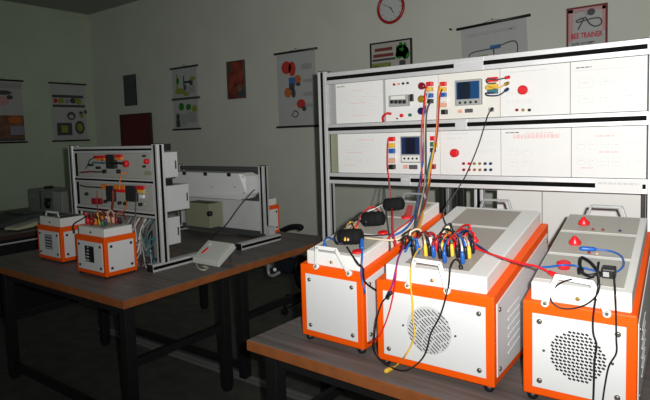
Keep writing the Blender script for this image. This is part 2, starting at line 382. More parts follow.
def bars(mb, x, z, w, n, y, h=.0035, seed=1):       # a line of print broken into word-like pieces
    rnd = random.Random(seed); q = x
    while q < x + w:
        e = min(q + rnd.uniform(.006, .022), x + w); mb.box(q, e, y - .0006, y + .0004, z, z + h); q = e + .004
YF = .006                                   # panel faces sit just behind the rail faces
def module(x0, x1, z0, z1, m='panel_white', dp=.10):
    return MB().box(x0 + .0012, x1 - .0012, YF, YF + dp, z0 + .001, z1 - .001, .0012).build('trainer_panel', m, rk)
def title(pan, x, z, w, seed, mm='print_grey', h=.004):
    m = MB(); bars(m, x, z, w, 0, YF, h, seed); m.build('panel_title', mm, pan)
def diagram(pan, x0, x1, z0, z1, seed, tone='print_grey', nb=4, pink=True):
    rnd = random.Random(seed); m = MB()
    def wire(xa, xb, za, zb, t=.0011): m.box(min(xa, xb) - t / 2, max(xa, xb) + t / 2, YF - .0006, YF + .0004, min(za, zb) - t / 2, max(za, zb) + t / 2)
    for k in range(nb):
        x = x0 + (x1 - x0) * (k + .5) / nb; hw = (x1 - x0) / nb * .33
        for zc in (z0 + (z1 - z0) * .28, z0 + (z1 - z0) * .70):
            hh = (z1 - z0) * rnd.uniform(.07, .13)
            wire(x - hw, x + hw, zc - hh, zc - hh); wire(x - hw, x + hw, zc + hh, zc + hh); wire(x - hw, x - hw, zc - hh, zc + hh); wire(x + hw, x + hw, zc - hh, zc + hh)
            if k: wire(x - hw * 2.02, x - hw, zc, zc)
            bars(m, x - hw * .6, zc + rnd.uniform(-.004, .004), hw * 1.1, 0, YF, .003, seed * 7 + k)
    m.build('wiring_diagram', tone, pan)
    if pink:
        m = MB()
        for k in range(3):
            xa = x0 + (x1 - x0) * rnd.uniform(0, .5); bars(m, xa, z0 + (z1 - z0) * (.1 + .4 * k), (x1 - x0) * rnd.uniform(.25, .45), 0, YF, .006, seed * 5 + k)
        m.build('red_print', 'print_pink', pan)
def stud(pan, u, v, r, mm, h=.012, name='socket', dz=0.0):
    x, z = R(u, v); m = MB(); m.lathe((x, YF, z + dz), (0, -1, 0), [(0, r), (h * .8, r), (h, r * .75)], 14); return m.build(name, mm, pan)
def pad(pan, u0, u1, v0, v1, mm, h=.012, name='terminal', bev=.002):
    xa, za = R(u0, v1); xb, zb = R(u1, v0)
    return MB().box(min(xa, xb), max(xa, xb), YF - h, YF + .001, min(za, zb), max(za, zb), bev).build(name, mm, pan)
r1a, r1b = .818, 1.042; r2a, r2b = .542, .761
# top row
p = module(-.747, -.444, r1a, r1b); diagram(p, -.72, -.46, .84, 1.01, 3); title(p, -.735, 1.022, .05, 4, 'print_dark')
MB().box(-.806, -.751, .02, .06, r1a, r1b).build('filler_strip', 'bezel', rk); MB().box(-.443, -.430, .014, .06, r1a, r1b).build('filler_strip', 'bezel', rk)
p2 = module(-.430, -.131, r1a, r1b, 'panel_white')
for u, v, mm in ((394, 84.5, 'dark_red'), (398.5, 84, 'salmon'), (403, 83.5, 'black'), (407.5, 83, 'dark_grey')): stud(p2, u, v, .0062, mm)
brk = pad(p2, 391, 409.5, 94.5, 107, 'bezel', .030, 'circuit_breaker')
m = MB()
for k in range(4):
    x, z = R(394.5 + k * 4.1, 102.0); m.box(x - .0085, x + .0085, YF - .040, YF - .029, z - .009, z + .009, .002)
m.build('breaker_lever', 'black', brk)
x, z = R(400, 98); MB().box(x - .040, x + .040, YF - .034, YF - .029, z - .008, z + .010, .001).build('breaker_label', 'white_plastic', brk)
pad(p2, 410.5, 413.2, 94, 101.5, 'black', .014, 'toggle_switch')
for u, v, mm in ((422, 86, 'lamp_red'), (421.8, 99, 'lamp_yellow'), (421.5, 111, 'lamp_blue')): stud(p2, u, v, .0185, mm, .020, 'pilot_lamp')
stud(p2, 401.5, 115.5, .0095, 'red', .014, 'push_button'); stud(p2, 410, 115, .0085, 'green', .014, 'push_button'); stud(p2, 397, 118.5, .004, 'dark_grey')
for v, mm in ((84, 'red'), (89.3, 'yellow'), (95.5, 'blue'), (101.3, 'black')): pad(p2, 428, 433.2, v - 2.3, v + 2.3, mm, .030, 'banana_plug')
# module with the first meter
def block(pan, u, vs, w=2.9, h=.02, hh=2.3):
    for v, mm in vs: pad(pan, u - w, u + w, v - hh, v + hh, mm, h, 'terminal')
def meter(pan, u0, u1, v0, v1, keys, screens):
    xa, za = R(u0, v1); xb, zb = R(u1, v0)
    mt = MB().box(xa, xb, YF - .022, YF + .001, za, zb, .004).build('power_meter', 'bezel', pan)
    w, h = xb - xa, zb - za
    for (a, b, c, dd, mm) in screens:
        MB().box(xa + w * a, xa + w * b, YF - .0235, YF - .021, za + h * c, za + h * dd).build('meter_screen', mm, mt)
    for k in range(4):
        x = xa + w * (.2 + .2 * k); MB().lathe((x, YF - .022, za + h * keys), (0, -1, 0), [(0, .0065), (.004, .005)], 12).build('meter_key', 'black', mt)
    return mt
p3 = module(-.131, .175, r1a, r1b, 'panel_cream')
block(p3, 443.5, ((84, 'red'), (89.3, 'yellow'), (94.8, 'blue'), (100, 'white_plastic'), (105, 'salmon')))
pad(p3, 442.8, 447.5, 109.5, 114.5, 'black', .03, 'black_plug')
meter(p3, 456, 482.2, 78.5, 106, .11, [(.07, .93, .24, .92, 'screen_blue'), (.12, .60, .25, .91, 'screen_dark')])
pad(p3, 464.5, 472.5, 108.5, 112.8, 'print_dark', .004, 'type_plate'); pad(p3, 457.5, 462, 109.5, 113, 'salmon', .004, 'type_plate')
for v, mm in ((79.5, 'red'), (86.5, 'yellow'), (91.5, 'teal')): pad(p3, 487.8, 498, v - 2.7, v + 2.7, mm, .018, 'terminal')
pad(p3, 488.5, 494, 107.5, 112, 'bezel', .01, 'outlet'); 
p4 = module(.175, .477, r1a, r1b); stud(p4, 523, 90, .021, 'red', .024, 'stop_button'); 
for u, mm in ((516.8, 'dark_red'), (523, 'brass'), (529.3, 'black')): stud(p4, u, 110, .0068, mm)
title(p4, .22, 1.018, .16, 8); diagram(p4, .195, .33, .86, .95, 9, nb=3, pink=False)
p5 = module(.477, .765, r1a, r1b); title(p5, .50, 1.012, .06, 10, 'print_dark'); diagram(p5, .50, .745, .835, .995, 11, nb=3, pink=False)
m = MB().box(.487, .755, YF - .0006, YF + .0004, 1.000, 1.0018); m.build('panel_line', 'print_grey', p5)
# second row
MB().box(-.806, -.742, .03, .06, r2a, r2b).build('filler_strip', 'box_olive', rk)
q1 = module(-.742, -.126, r2a, r2b); diagram(q1, -.70, -.46, .565, .74, 13, nb=4)
block(q1, 392.3, ((139, 'red'), (145.4, 'yellow'), (150.8, 'blue'), (155.8, 'white_plastic'), (160.8, 'salmon')), 2.6)
pad(q1, 390.5, 395.3, 164.5, 169, 'black', .03, 'black_plug')
meter(q1, 402, 422, 135.8, 162.5, .16, [(.06, .94, .32, .96, 'navy'), (.26, .74, .33, .95, 'screen_dark'), (.06, .94, .04, .27, 'white_plastic')])
pad(q1, 408.5, 417, 165, 169.2, 'print_dark', .004, 'type_plate'); pad(q1, 403, 407.5, 165, 168.8, 'salmon', .004, 'type_plate')
block(q1, 433.3, ((138.3, 'red'), (144.2, 'green'), (150, 'navy'), (166.5, 'dark_red')), 2.3)
pad(q1, 434.5, 437.3, 142.3, 147.5, 'yellow', .024, 'terminal')
q2 = module(-.126, .177, r2a, r2b); stud(q2, 454.8, 153, .021, 'red', .024, 'stop_button'); title(q2, -.10, .745, .12, 14); title(q2, -.09, .722, .08, 15)
for k, mm in enumerate(('dark_red', 'red', 'brass', 'brass', 'navy', 'navy')):
    stud(q2, 463.5 + k * 5.4, 163.6, .0068, mm); stud(q2, 463.7 + k * 5.4, 169.8, .0068, mm)
diagram(q2, .05, .16, .63, .73, 16, nb=2, pink=False)
q3 = module(.177, .482, r2a, r2b); title(q3, .20, .742, .06, 17, 'print_dark')
m = MB(); bars(m, .235, .716, .20, 0, YF, .018, 18); bars(m, .29, .737, .12, 0, YF, .005, 19); m.build('red_print', 'print_pink', q3)
diagram(q3, .20, .33, .57, .69, 20, nb=2, pink=False)
q4 = module(.482, .765, r2a, r2b); diagram(q4, .50, .68, .565, .735, 21, nb=4); diagram(q4, .69, .755, .57, .735, 22, nb=2, pink=False)
def plate(u0, u1, v0, v1, seed, back='aluminium'):
    xa, za = R(u0, v1); xb, zb = R(u1, v0)
    o = MB().box(xa, xb, -.003, .001, za, zb, .0008).build('name_plate', back, rk)
    m = MB(); rnd = random.Random(seed); q = xa + .012
    while q < xb - .012:
        e = min(q + rnd.uniform(.006, .02), xb - .01); m.box(q, e, -.0036, -.0028, za + (zb - za) * .62, za + (zb - za) * .78); q = e + .004
    m.build('plate_print', 'print_grey', o)
def plate_xz(xa, xb, za, zb, seed, back='aluminium'):
    o = MB().box(xa, xb, -.003, .001, za, zb, .0008).build('name_plate', back, rk)
    m = MB(); rnd = random.Random(seed); q = xa + .012
    while q < xb - .012:
        e = min(q + rnd.uniform(.006, .02), xb - .01); m.box(q, e, -.0036, -.0028, za + (zb - za) * .6, za + (zb - za) * .76); q = e + .004
    m.build('plate_print', 'print_grey', o)
plate_xz(-.045, .10, 1.046, 1.104, 31); plate_xz(-.042, .018, .766, .813, 32); plate_xz(.578, .752, .484, .538, 33, 'panel_white')
xa, _ = R(401, 181); plate_xz(xa, xa + .055, .486, .530, 34)
# ---------------------------------------------------------------- the dim rack on the left table
FL = Fr(-3.562, 1.89)
lr = thing('trainer_rack', 'small dim aluminium rack of two control panels behind the small orange boxes', 'equipment rack', FL, 'aluminium trainer racks')
def RL(u, v): p = FL.front(u, v); return p.x, p.z
for x0 in (0, .925): profile_post(x0, x0 + .05, 0, .05, .045, .735, lr)
for x0 in (-.01, .91): foot(x0, x0 + .055, -.06, .30, 0, .045, lr)
for a, b in ((.685, .727), (.495, .53), (.30, .34)): rail(.05, .925, .005, .05, a, b, lr, .006)
def lpanel(z0, z1): return MB().box(.09, .90, .012, .06, z0, z1, .001).build('control_panel', 'control_grey', lr)
lp1 = lpanel(.531, .684); lp2 = lpanel(.341, .494); lp3 = MB().box(.12, .90, .02, .06, .06, .29, .001).build('control_panel', 'grey_box', lr)
def lpad(pan, u0, u1, v0, v1, mm, h=.015, name='terminal'):
    xa, za = RL(u0, v1); xb, zb = RL(u1, v0)
    return MB().box(min(xa, xb), max(xa, xb), .012 - h, .013, min(za, zb), max(za, zb), .001).build(name, mm, pan)
def lstud(pan, u, v, r, mm, h=.02, name='socket'):
    x, z = RL(u, v); return MB().lathe((x, .012, z), (0, -1, 0), [(0, r), (h * .8, r), (h, r * .6)], 12).build(name, mm, pan)
for (u0, u1, v0, v1, mm) in ((93.5, 104, 155.5, 158, 'red'), (95, 104, 158.2, 160.5, 'orange_plastic'), (114, 121, 154.5, 157, 'red'), (115, 121, 157.2, 160, 'orange_plastic'), (88, 92, 164, 166, 'black'), (96, 99, 166.5, 169, 'black'), (92, 104, 162, 163.5, 'teal')):
    lpad(lp1, u0, u1, v0, v1, mm)
mt = lpad(lp1, 107.5, 115, 154.5, 168.5, 'screen_dark', .022, 'power_meter'); 
for v in (160, 163): lstud(lp1, 103, v, .006, 'black')
lstud(lp1, 103.8, 171.5, .013, 'black'); lstud(lp1, 118, 171.5, .013, 'black'); lstud(lp1, 125.5, 163.8, .021, 'red', .025, 'stop_button'); lstud(lp1, 146, 161.5, .016, 'red', .022, 'stop_button')
lstud(lp1, 143.5, 156, .007, 'black'); lstud(lp1, 143.5, 166.5, .007, 'black'); lpad(lp1, 143, 150, 171.5, 175, 'box_olive', .003, 'type_plate')
for (u0, u1, v0, v1, mm) in ((101.5, 107, 184.5, 189, 'orange_plastic'), (114, 124.5, 185.5, 189, 'orange_plastic'), (116, 124.5, 189.3, 192, 'red'), (136.5, 143, 186, 189.5, 'red'), (137, 143.5, 190, 192.5, 'yellow'), (92, 96, 198.5, 204, 'dark_red'), (97, 101, 198.5, 204, 'dark_red'), (139.5, 143, 195, 198, 'white_plastic')):
    lpad(lp2, u0, u1, v0, v1, mm)
for (u0, u1) in ((107.8, 114), (127.2, 136)): lpad(lp2, u0, u1, 186, 201, 'screen_dark', .022, 'power_meter')
for u, v in ((105, 201.5), (119, 203), (124.5, 203.5), (139.8, 204.5), (86, 194)): lstud(lp2, u, v, .011, 'black')
for u, v in ((145, 204), (145, 190)): lstud(lp2, u, v, .008, 'bezel')
# module housings sticking out behind the rack
for (z0, z1, dp) in ((.531, .684, .130), (.327, .482, .205), (.125, .29, .125)):
    h_ = MB().box(.50, .912, .062, .062 + dp, z0, z1, .003).build('module_housing', 'steel_grey_white', lr)
    m = MB()
    for k in range(3): m.box(.9105, .914, .075, .085, z0 + .03 + k * .04, z0 + .038 + k * .04)
    m.box(.9105, .914, .04 + dp, .05 + dp, z0 + .05, z0 + .10)
    m.build('slot', 'dark_grey', h_)
for z in (.695, .492): MB().box(.935, .974, .052, .10, z, z + .040, .002).build('rail_end', 'black', lr)
# the rack turned backwards on the second table
FK = Fr(-3.60, 2.845)
bk = thing('trainer_rack', 'aluminium rack turned backwards, showing plain white rear housings, behind the dim rack', 'equipment rack', FK, 'aluminium trainer racks')
for x0 in (-.05, .89): profile_post(x0, x0 + .05, 0, .05, .045, .545, bk)
for x0 in (-.05, .985): foot(x0, x0 + .05, -.34, .06, 0, .045, bk)
MB().box(.94, .99, 0, .05, 0.0, .10, .001).build('post_base', 'aluminium', bk)
for a, b in ((.505, .535), (.285, .31), (.02, .06)): MB().box(0, .89, 0, .05, a, b, .001).build('rail', 'dark_grey', bk)
hs = MB().prism([(0, -.15, .31), (.84, -.15, .31), (.87, -.11, .35), (.87, -.11, .475), (.84, -.15, .50), (0, -.15, .50)], (0, .14, 0), .002).build('rear_housing', 'steel_white', bk)
m = MB()
for u in (185, 206, 229.5): p = FK.front(u, 177, -.15); m.box(p.x - .014, p.x + .014, -.162, -.149, .478, .503, .001)
m.build('clip', 'black', hs)
m = MB()
for u, v in ((212, 187), (235, 187), (243, 177), (244, 193)): p = FK.front(u, v, -.15); m.box(p.x - .012, p.x + .012, -.1515, -.1495, p.z - .003, p.z + .003)
m.build('slot', 'bezel', hs)
MB().box(0, .885, .005, .04, .061, .283, .002).build('rear_plate', 'steel_grey_white', bk)
bx = MB().box(.22, .50, -.14, -.004, .075, .262, .003).build('connector_box', 'box_olive', bk)
p = FK.front(211, 213.5, -.14); MB().lathe((p.x, -.14, p.z), (0, -1, 0), [(0, .02), (.025, .02), (.03, .012)], 16).build('connector', 'black', bx)
# ---------------------------------------------------------------- gear behind the bright rack
FQ = Fr(-1.0, 2.80)
def Q(u): return FQ.front(u, 200).x
eq = thing('equipment_rack', 'pale grey housings and bare aluminium posts standing behind the bright white rack', 'equipment rack', FQ)
for (u0, u1) in ((497, 541.6), (542.4, 655)):
    MB().box(Q(u0), Q(u1), 0, .05, .03, .50, .002).build('rear_plate', 'lid_white', eq)
xa = Q(641); MB().box(xa, xa + .018, -.012, -.001, .03, .48, .002).build('cable_duct', 'black', eq)
for (u0, u1, mm) in ((434.5, 439, 'black'), (441.5, 444.5, 'grey_metal'), (450, 453, 'black'), (456, 459.8, 'black'), (470, 472.7, 'aluminium'), (473.2, 475.3, 'groove_black'), (475.8, 478.8, 'aluminium')):
    MB().box(Q(u0), Q(u1), .06, .10, .0, .52, .002).build('post', mm, eq)
MB().box(Q(432), Q(655), .055, .105, .52, .56, .002).build('rail', 'aluminium', eq)
MB().box(Q(432), Q(655), .055, .105, 0, .03, .002).build('rail', 'aluminium', eq)
MB().box(Q(480), Q(497), .06, .09, .43, .47, .002).build('bracket', 'bezel', eq)
# ---------------------------------------------------------------- cables
def cable(label, col, pts, r=.0026, plugs=(), group=None, name='patch_cable'):
    pts = [V(p) for p in pts]; o0 = pts[0].copy()
    m = MB(); m.tube([p - o0 for p in pts], r, 7); o = m.build(name, col); o.location = o0
    for (i, mm, L, rr) in plugs:             # i = 0 or -1: which end carries a plug
        p = pts[i]; q = pts[1] if i == 0 else pts[-2]; dd = (p - q).normalized()
        MB().lathe(p - o0 - dd * L * .3, dd, [(0, rr * .7), (L * .15, rr), (L * .85, rr), (L, rr * .6)], 10).build('plug', mm, o)
    return tag(o, label, 'cable', group)
def L1(u, v, up=.004): p = lidz(F1, u, v, .3375, .19, up); return F1.wld(*p)
def L2(u, v, up=.004): p = lidz(F2, u, v, .3375, .19, up); return F2.wld(*p)
def L3(u, v, up=.004): p = lidz(F3, u, v, .3375, .19, up); return F3.wld(*p)
def B1(u, v, y=-.007): return F1.wld(*F1.front(u, v, y))
def B2(u, v, y=-.007): return F2.wld(*F2.front(u, v, y))
def B3(u, v, y=-.007): return F3.wld(*F3.front(u, v, y))
def RK(u, v, y=-.03): return FR.wld(*FR.front(u, v, y))
def N1(u, v, dd=.045): q = L1(u, v, 0); return at(u, v, q.y - dd)
def N2(u, v, dd=.045): q = L2(u, v, 0); return at(u, v, q.y - dd)
GV = 'patch cables hanging from the bright rack'
cable('red cable dropping from the lower panel terminals beside the dark meter to the narrow box', 'red', [RK(391, 137.5, -.02), RK(388, 141, -.045), RK(387.3, 165), RK(389, 180), at(391, 200, 2.10), N1(392.3, 216), N1(393, 233), L1(396, 245, .006)], .0042, group=GV)
cable('thin dark cable hanging just left of the single red drop', 'dark_grey', [RK(384.5, 186, .03), N1(386, 208), N1(387.5, 222), L1(389.5, 238, .006), L1(390.5, 250, .004)], .0026, group=GV)
cable('thin grey green cable looped under the bottom rail above the black plugs', 'pvc_grey', [RK(381.5, 186, .03), at(379, 200, 2.12), N1(381, 208), L1(384, 212, .012)], .0022, group=GV)
cable('salmon red cable from the upper red plug, left strand of the thick bundle', 'red', [RK(429, 84, -.03), RK(425.6, 90, -.05), RK(423.7, 108), RK(422, 125), RK(421.4, 150), RK(422, 176), RK(421, 190), at(419.8, 204, 2.05), N1(417, 222), N1(412, 236, .02)], .0042, group=GV)
cable('cream cable beside the salmon red strand, curving onto the narrow box lid', 'cream_cable', [RK(429, 90, -.03), RK(427, 98, -.045), RK(425, 115, -.034), RK(424, 150, -.034), RK(425, 178), at(421.5, 200, 2.05), N1(416, 221), N1(408, 232), L1(394, 240, .012), L1(362, 237.5, .006)], .0036, group=GV)
cable('blue cable from the upper blue plug sweeping left onto the narrow box lid', 'blue', [RK(428.5, 95.5, -.03), RK(426, 104, -.04), RK(424.2, 125), RK(423, 160, -.04), RK(420, 180, -.04), at(418, 200, 2.05), N1(413.5, 218), N1(404, 230), L1(391, 236.5, .008)], .004, group=GV)
cable('dark grey cable in the middle of the bundle ending between the boxes', 'dark_grey', [RK(431, 101, -.035), RK(427.5, 109), RK(425.8, 125), RK(426, 165), RK(424.3, 184), at(418.5, 205, 2.0), N1(415, 226), N1(412, 239, .02)], .0046, group=GV)
cable('orange cable, right strand of the bundle, from the upper red terminal', 'orange_plastic', [RK(441, 84, -.02), RK(438.6, 90, -.045), RK(437.6, 110), RK(436.5, 130), RK(434, 150), RK(430.5, 170), RK(427.5, 188), at(424.5, 204, 2.05), N1(420, 220), N1(415, 233), N2(404, 243, .02)], .0042, group=GV)
cable('purple red cable twisted round the orange strand of the bundle', 'dark_red', [RK(442, 89, -.02), RK(440, 96), RK(438.8, 112), RK(438, 127, -.036), RK(436.2, 142, -.036), RK(431.5, 164), RK(430, 182), at(427, 198, 2.05), N1(421.5, 215), N1(416, 229), N1(402, 246, .02)], .0036, group=GV)
cable('dark teal cable from the lower navy terminal beside the orange strand', 'teal', [RK(433, 150, -.03), RK(430.5, 158, -.045), RK(427.5, 172), RK(426, 188), at(422, 205, 2.05), N1(417.5, 222), L2(412, 238, .01)], .004, group=GV)
cable('yellow cable at the right of the bundle reaching the wide box lid', 'yellow', [RK(434.5, 145, -.03), RK(433, 153, -.045), RK(429.5, 172), RK(428.5, 188), at(425.5, 203, 2.05), N1(422, 219), L2(418.5, 233, .008)], .004, group=GV)
cable('single black cable falling diagonally from the outlet right of the upper meter', 'black', [RK(491.5, 109.7, -.01), RK(488, 115, -.05), RK(484.5, 126), RK(478.5, 145), RK(470.5, 165), RK(465, 177), RK(459, 187), at(452, 198, 2.20), N2(444.5, 210), N2(443, 216), N2(447, 226, .03), L2(455, 232, .006)], .0028, [(0, 'black', .022, .007)], group=GV)
o = cable('thick red U shaped lead looped beside the small push buttons of the upper panel', 'red', [RK(391, 113.7, -.01), RK(386.5, 113.5, -.035), RK(383, 117, -.03), RK(383.2, 121.5, -.01)], .0065); o['group'] = GV
cable('short red lead bridging two upper panels at the right of the meter', 'dark_grey', [RK(496, 83, -.02), RK(488, 83, -.045), RK(487, 79, -.035), RK(497, 79.5, -.045), RK(506.5, 77.6, -.015)], .003, [(-1, 'red', .024, .008)], GV)
cable('short yellow lead bridging two upper panels just below the red one', 'yellow', [RK(496, 88, -.02), RK(487, 89, -.045), RK(487, 86, -.035), RK(497, 88, -.05), RK(506, 84, -.015)], .003, [(-1, 'brass', .024, .008)], GV)
cable('short navy lead bridging two upper panels, lowest of the three', 'navy', [RK(494, 93, -.02), RK(486, 93, -.045), RK(488, 95.5, -.05), RK(499, 95, -.05), RK(506, 90.2, -.015)], .0034, [(-1, 'navy', .024, .008)], GV)
for (u, v) in ((505.5, 77.8), (505.5, 84), (505.5, 90.3)): stud(p4, u, v, .006, 'dark_grey', .008)
# black power connectors on the narrow box
for (u, v, sz, lab) in ((351, 245, 1.0, 'black cylindrical power plug lying nearest on the narrow box lid'), (373.5, 226.5, 1.0, 'black cylindrical power plug lying in the middle of the narrow box lid'), (394, 211, .95, 'black cylindrical power plug farthest back on the narrow box lid')):
    pp = L1(u, v, 0); ax = V((.96, .16, .10)).normalized()
    o0 = pp + V((0, 0, .031 * sz))
    k = MB().lathe(ax * -.046 * sz, ax, [(0, .018 * sz), (.006, .028 * sz), (.05 * sz, .0295 * sz), (.086 * sz, .027 * sz), (.092 * sz, .018 * sz)], 20).build('power_plug', 'rubber_black'); k.location = o0
    tag(k, lab, 'plug', 'black power plugs on the narrow box')
    r_ = MB()
    for q in (.2, .45, .7): r_.lathe(ax * (-.046 + .092 * q) * sz, ax, [(0, .0285 * sz), (.0015, .0300 * sz), (.004, .0300 * sz), (.0055, .0285 * sz)], 20)
    r_.build('grip_ring', 'rubber_black', k)
GB = 'leads around the black power plugs'
cable('black lead running back from the nearest black plug past the aluminium post', 'black', [L1(343, 243, .03), L1(337, 243, .03), N1(335, 236), N1(343, 228), N1(353, 219), N1(362, 213), L1(366, 222, .03)], .0038, (), GB)
cable('red lead arching over the middle black plug', 'red', [L1(356, 228, .02), N1(362, 214), N1(370, 207.5), N1(377, 209), N1(381, 215), L1(381, 222, .02)], .0042, (), GB)
cable('white lead arching with the red one over the middle plug', 'white_plastic', [L1(353, 233, .015), N1(358, 222), N1(367, 212), N1(374, 209), N1(380, 206), at(388, 202, 2.1)], .0032, (), GB)
cable('black lead tangled between the nearest and middle black plugs', 'black', [L1(366, 226, .02), N1(358, 219.5), N1(352, 222), N1(356, 232), L1(362, 237, .006)], .0036, (), GB)
cable('yellow lead knotted above the nearest black plug', 'yellow', [L1(345, 240, .04), N1(347, 226), N1(352, 222), N1(357, 228), N1(351, 231), L1(356, 238, .03)], .0038, (), GB)
cable('salmon lead knotted above the nearest black plug', 'salmon', [L1(348, 240, .035), N1(351, 229), N1(356, 224), N1(360, 231), L1(358, 238, .02)], .0038, (), GB)
cable('thin black lead lying straight across the narrow box lid', 'black', [L1(352, 234.5, .006), L1(368, 235.6, .006), L1(388, 234.6, .006), N1(396, 231)], .0026, (), GB)
cable('thin red lead from the lid of the narrow box to the hanging bundle', 'red', [L1(386, 240, .004), N1(398, 229), N1(408, 222), N1(414, 215)], .0028, (), GB)
cable('black lead falling from the nearest plug over the narrow box edge', 'black', [L1(347, 247, .012), L1(352, 255, .006), L1(358, 263.5, .006), B1(363, 268.5, -.02), F1.wld(.295, -.008, .265), F1.wld(.302, .05, .22)], .0032, (), GB)
cable('blue lead from an upright blue plug falling down the gap beside the narrow box', 'blue', [L1(362, 246, .035), L1(362.3, 256, .012), B1(361.5, 268, -.014), B1(361.8, 279, -.012), B1(364.5, 290, -.014), F1.wld(.291, -.006, .222)], .003, [(0, 'blue', .045, .007)], GB)
cable('short blue plugged lead at the outer corner of the narrow box', 'blue', [L1(325, 247, .004), L1(325, 240, .03), N1(328, 237.5), N1(333, 239), L1(338, 243, .01)], .0034, [(0, 'blue', .035, .008)], GB)
# plugs and leads on the wide box
GW = 'short leads crowding the sockets of the wide box'
leads = [  # (u, v) of a socket, colour of the plug, colour of the lead, (u, v) of the far end, arch height, how it is told apart
 ((414, 257), 'black', 'black', (400, 240), .045, 'black lead with the leftmost black plug on the wide box'),
 ((418, 254), 'blue', 'blue', (405, 252), .035, 'blue lead with the leftmost blue plug on the wide box'),
 ((426, 256.5), 'yellow', 'cream_cable', (421, 238), .05, 'cream lead with the leftmost yellow plug on the wide box'),
 ((430, 256), 'black', 'black', (417, 239), .05, 'black lead just right of the leftmost yellow plug'),
 ((434, 258), 'blue', 'dark_red', (447, 243), .055, 'dark red lead ending in the second blue plug from the left'),
 ((440.5, 259), 'black', 'navy', (452, 240), .055, 'navy lead ending in a black plug left of the middle yellow plug'),
 ((443, 255), 'yellow', 'orange_plastic', (461, 240), .06, 'orange lead ending in the second yellow plug'),
 ((445, 263), 'blue', 'blue', (456, 243), .055, 'blue lead ending in the blue plug nearest the handle'),
 ((449, 257), 'black', 'red', (466, 240), .06, 'red lead ending in the black plug between two yellow plugs'),
 ((452.5, 256.5), 'yellow', 'green', (446, 238), .05, 'green lead ending in the third yellow plug'),
 ((458, 258), 'black', 'dark_red', (432, 240), .06, 'dark red lead ending in the black plug right of the third yellow one'),
 ((463, 264), 'blue', 'white_plastic', (457, 241), .055, 'white lead ending in the rightmost blue plug'),
 ((466, 259), 'black', 'blue', (448, 240), .065, 'blue lead ending in the black plug left of the last yellow one'),
 ((469.5, 258.5), 'yellow', 'salmon', (458, 243), .055, 'salmon lead ending in the rightmost yellow plug'),
 ((473, 253.5), 'black', 'black', (461, 238), .05, 'black lead ending in the rightmost black plug'),
 ((475.5, 249.5), 'red', 'red', (452, 235), .05, 'red lead ending in the big red plug at the right of the sockets'),
 ((471, 240), 'red', 'red', (456, 233), .035, 'red lead arching at the back right of the sockets'),
 ((452, 238), 'black', 'black', (439, 240), .045, 'black lead arching at the back of the sockets'),
 ((450, 241), 'brass', 'cream_cable', (440, 242), .04, 'tan lead arching under the black one at the back of the sockets'),
 ((405, 249), 'black', 'black', (423, 236), .05, 'black lead at the far left of the sockets rising beside the orange box edge'),
 ((411, 247), 'black', 'cream_cable', (428, 240), .06, 'cream lead crossing behind the leftmost blue plug'),
 ((437, 251), 'red', 'red', (424, 240), .05, 'red lead behind the second blue plug'),
 ((431, 249), 'white_plastic', 'dark_red', (415, 241), .05, 'dark red lead with a white plug at the back left of the sockets'),
 ((455, 249), 'red', 'black', (437, 238), .06, 'black lead with a red plug at the middle back of the sockets'),
 ((461, 249), 'blue', 'navy', (476, 238), .05, 'navy lead leaning right at the back of the sockets'),
 ((466, 250), 'white_plastic', 'red', (478, 241), .04, 'red lead with a white plug near the right end of the sockets'),
 ((471, 247), 'navy', 'navy', (455, 242), .05, 'navy lead arching in front of the red arch'),
]
for (a, pc, lc, b, hgt, lab) in leads:
    pa = L2(*a, .002); pb = L2(*b, .004); up = V((0, -.12, 1)).normalized()
    top = pa + up * .040; mid = (top + pb) * .5 + V((0, 0, hgt * .5))
    cable(lab, lc, [top, top + up * .012 + (mid - top) * .12, mid, pb * .88 + mid * .12, pb], .0036, (), GW)
    root = [q for q in bpy.data.objects if q.get('label') == lab][0]; l0 = root.location
    MB().lathe(pa - l0, up, [(0, .004), (.004, .0066), (.029, .0066), (.042, .004)], 12).build('plug', pc, root)
cable('long red lead strung from the wide box across to the right hand box', 'red', [L2(475, 247, .02), L2(484, 251.5, .012), at(500, 257, 1.58), at(520, 263, 1.57), at(537, 266.5, 1.56), L3(553, 274, .012)], .0034, [(-1, 'red', .045, .0075)])
cable('navy lead running along the long red lead for half its way', 'navy', [L2(466, 239, .05), L2(474, 243, .03), L2(480, 246.8, .02), L2(490, 253.5, .010), at(503, 259, 1.58)], .0034)
cable('blue lead curling over the lid of the right hand box', 'blue', [at(505, 258.5, 1.60), at(521, 264, 1.60), L3(541, 267, .008), L3(556, 265.8, .02), L3(564, 265, .026), L3(574, 265.5, .012), L3(588, 269, .006), L3(604, 272.5, .006), L3(617, 271.5, .006), L3(623.5, 265, .006), L3(621.5, 256.5, .006), L3(612, 251.5, .006), L3(600, 249.6, .008), L3(591, 249, .01)], .0028, [(-1, 'blue', .045, .007)])
cable('black lead dropping in front of the wide box then looping back up on the left', 'black', [L2(461, 268, .002), L2(459.5, 261, .025), L2(455, 259.5, .035), B2(450.5, 268, -.012), B2(449, 283, -.012), B2(446, 297, -.012), B2(440, 316, -.010), B2(431, 333, -.010), B2(428, 345, -.012), B2(424, 356, -.016), B2(416, 365, -.03), B2(405, 370.5, -.04), B2(393, 368, -.03), B2(380, 359, -.02), B2(374.8, 348, -.014), B2(374.6, 335, -.014), B2(377, 318, -.012), B2(382, 303, -.010), B2(388, 296, -.010)], .0026, [(0, 'black', .03, .007), (-1, 'black', .03, .0065)])
cable('purple lead hanging over the front left of the wide box down to the black clip', 'purple', [L2(405, 243, .02), L2(402, 250, .012), L2(398, 259.5, .008), B2(396, 270, -.012), B2(393, 283, -.012), B2(389, 293, -.010)], .003, [(-1, 'black', .02, .006)])
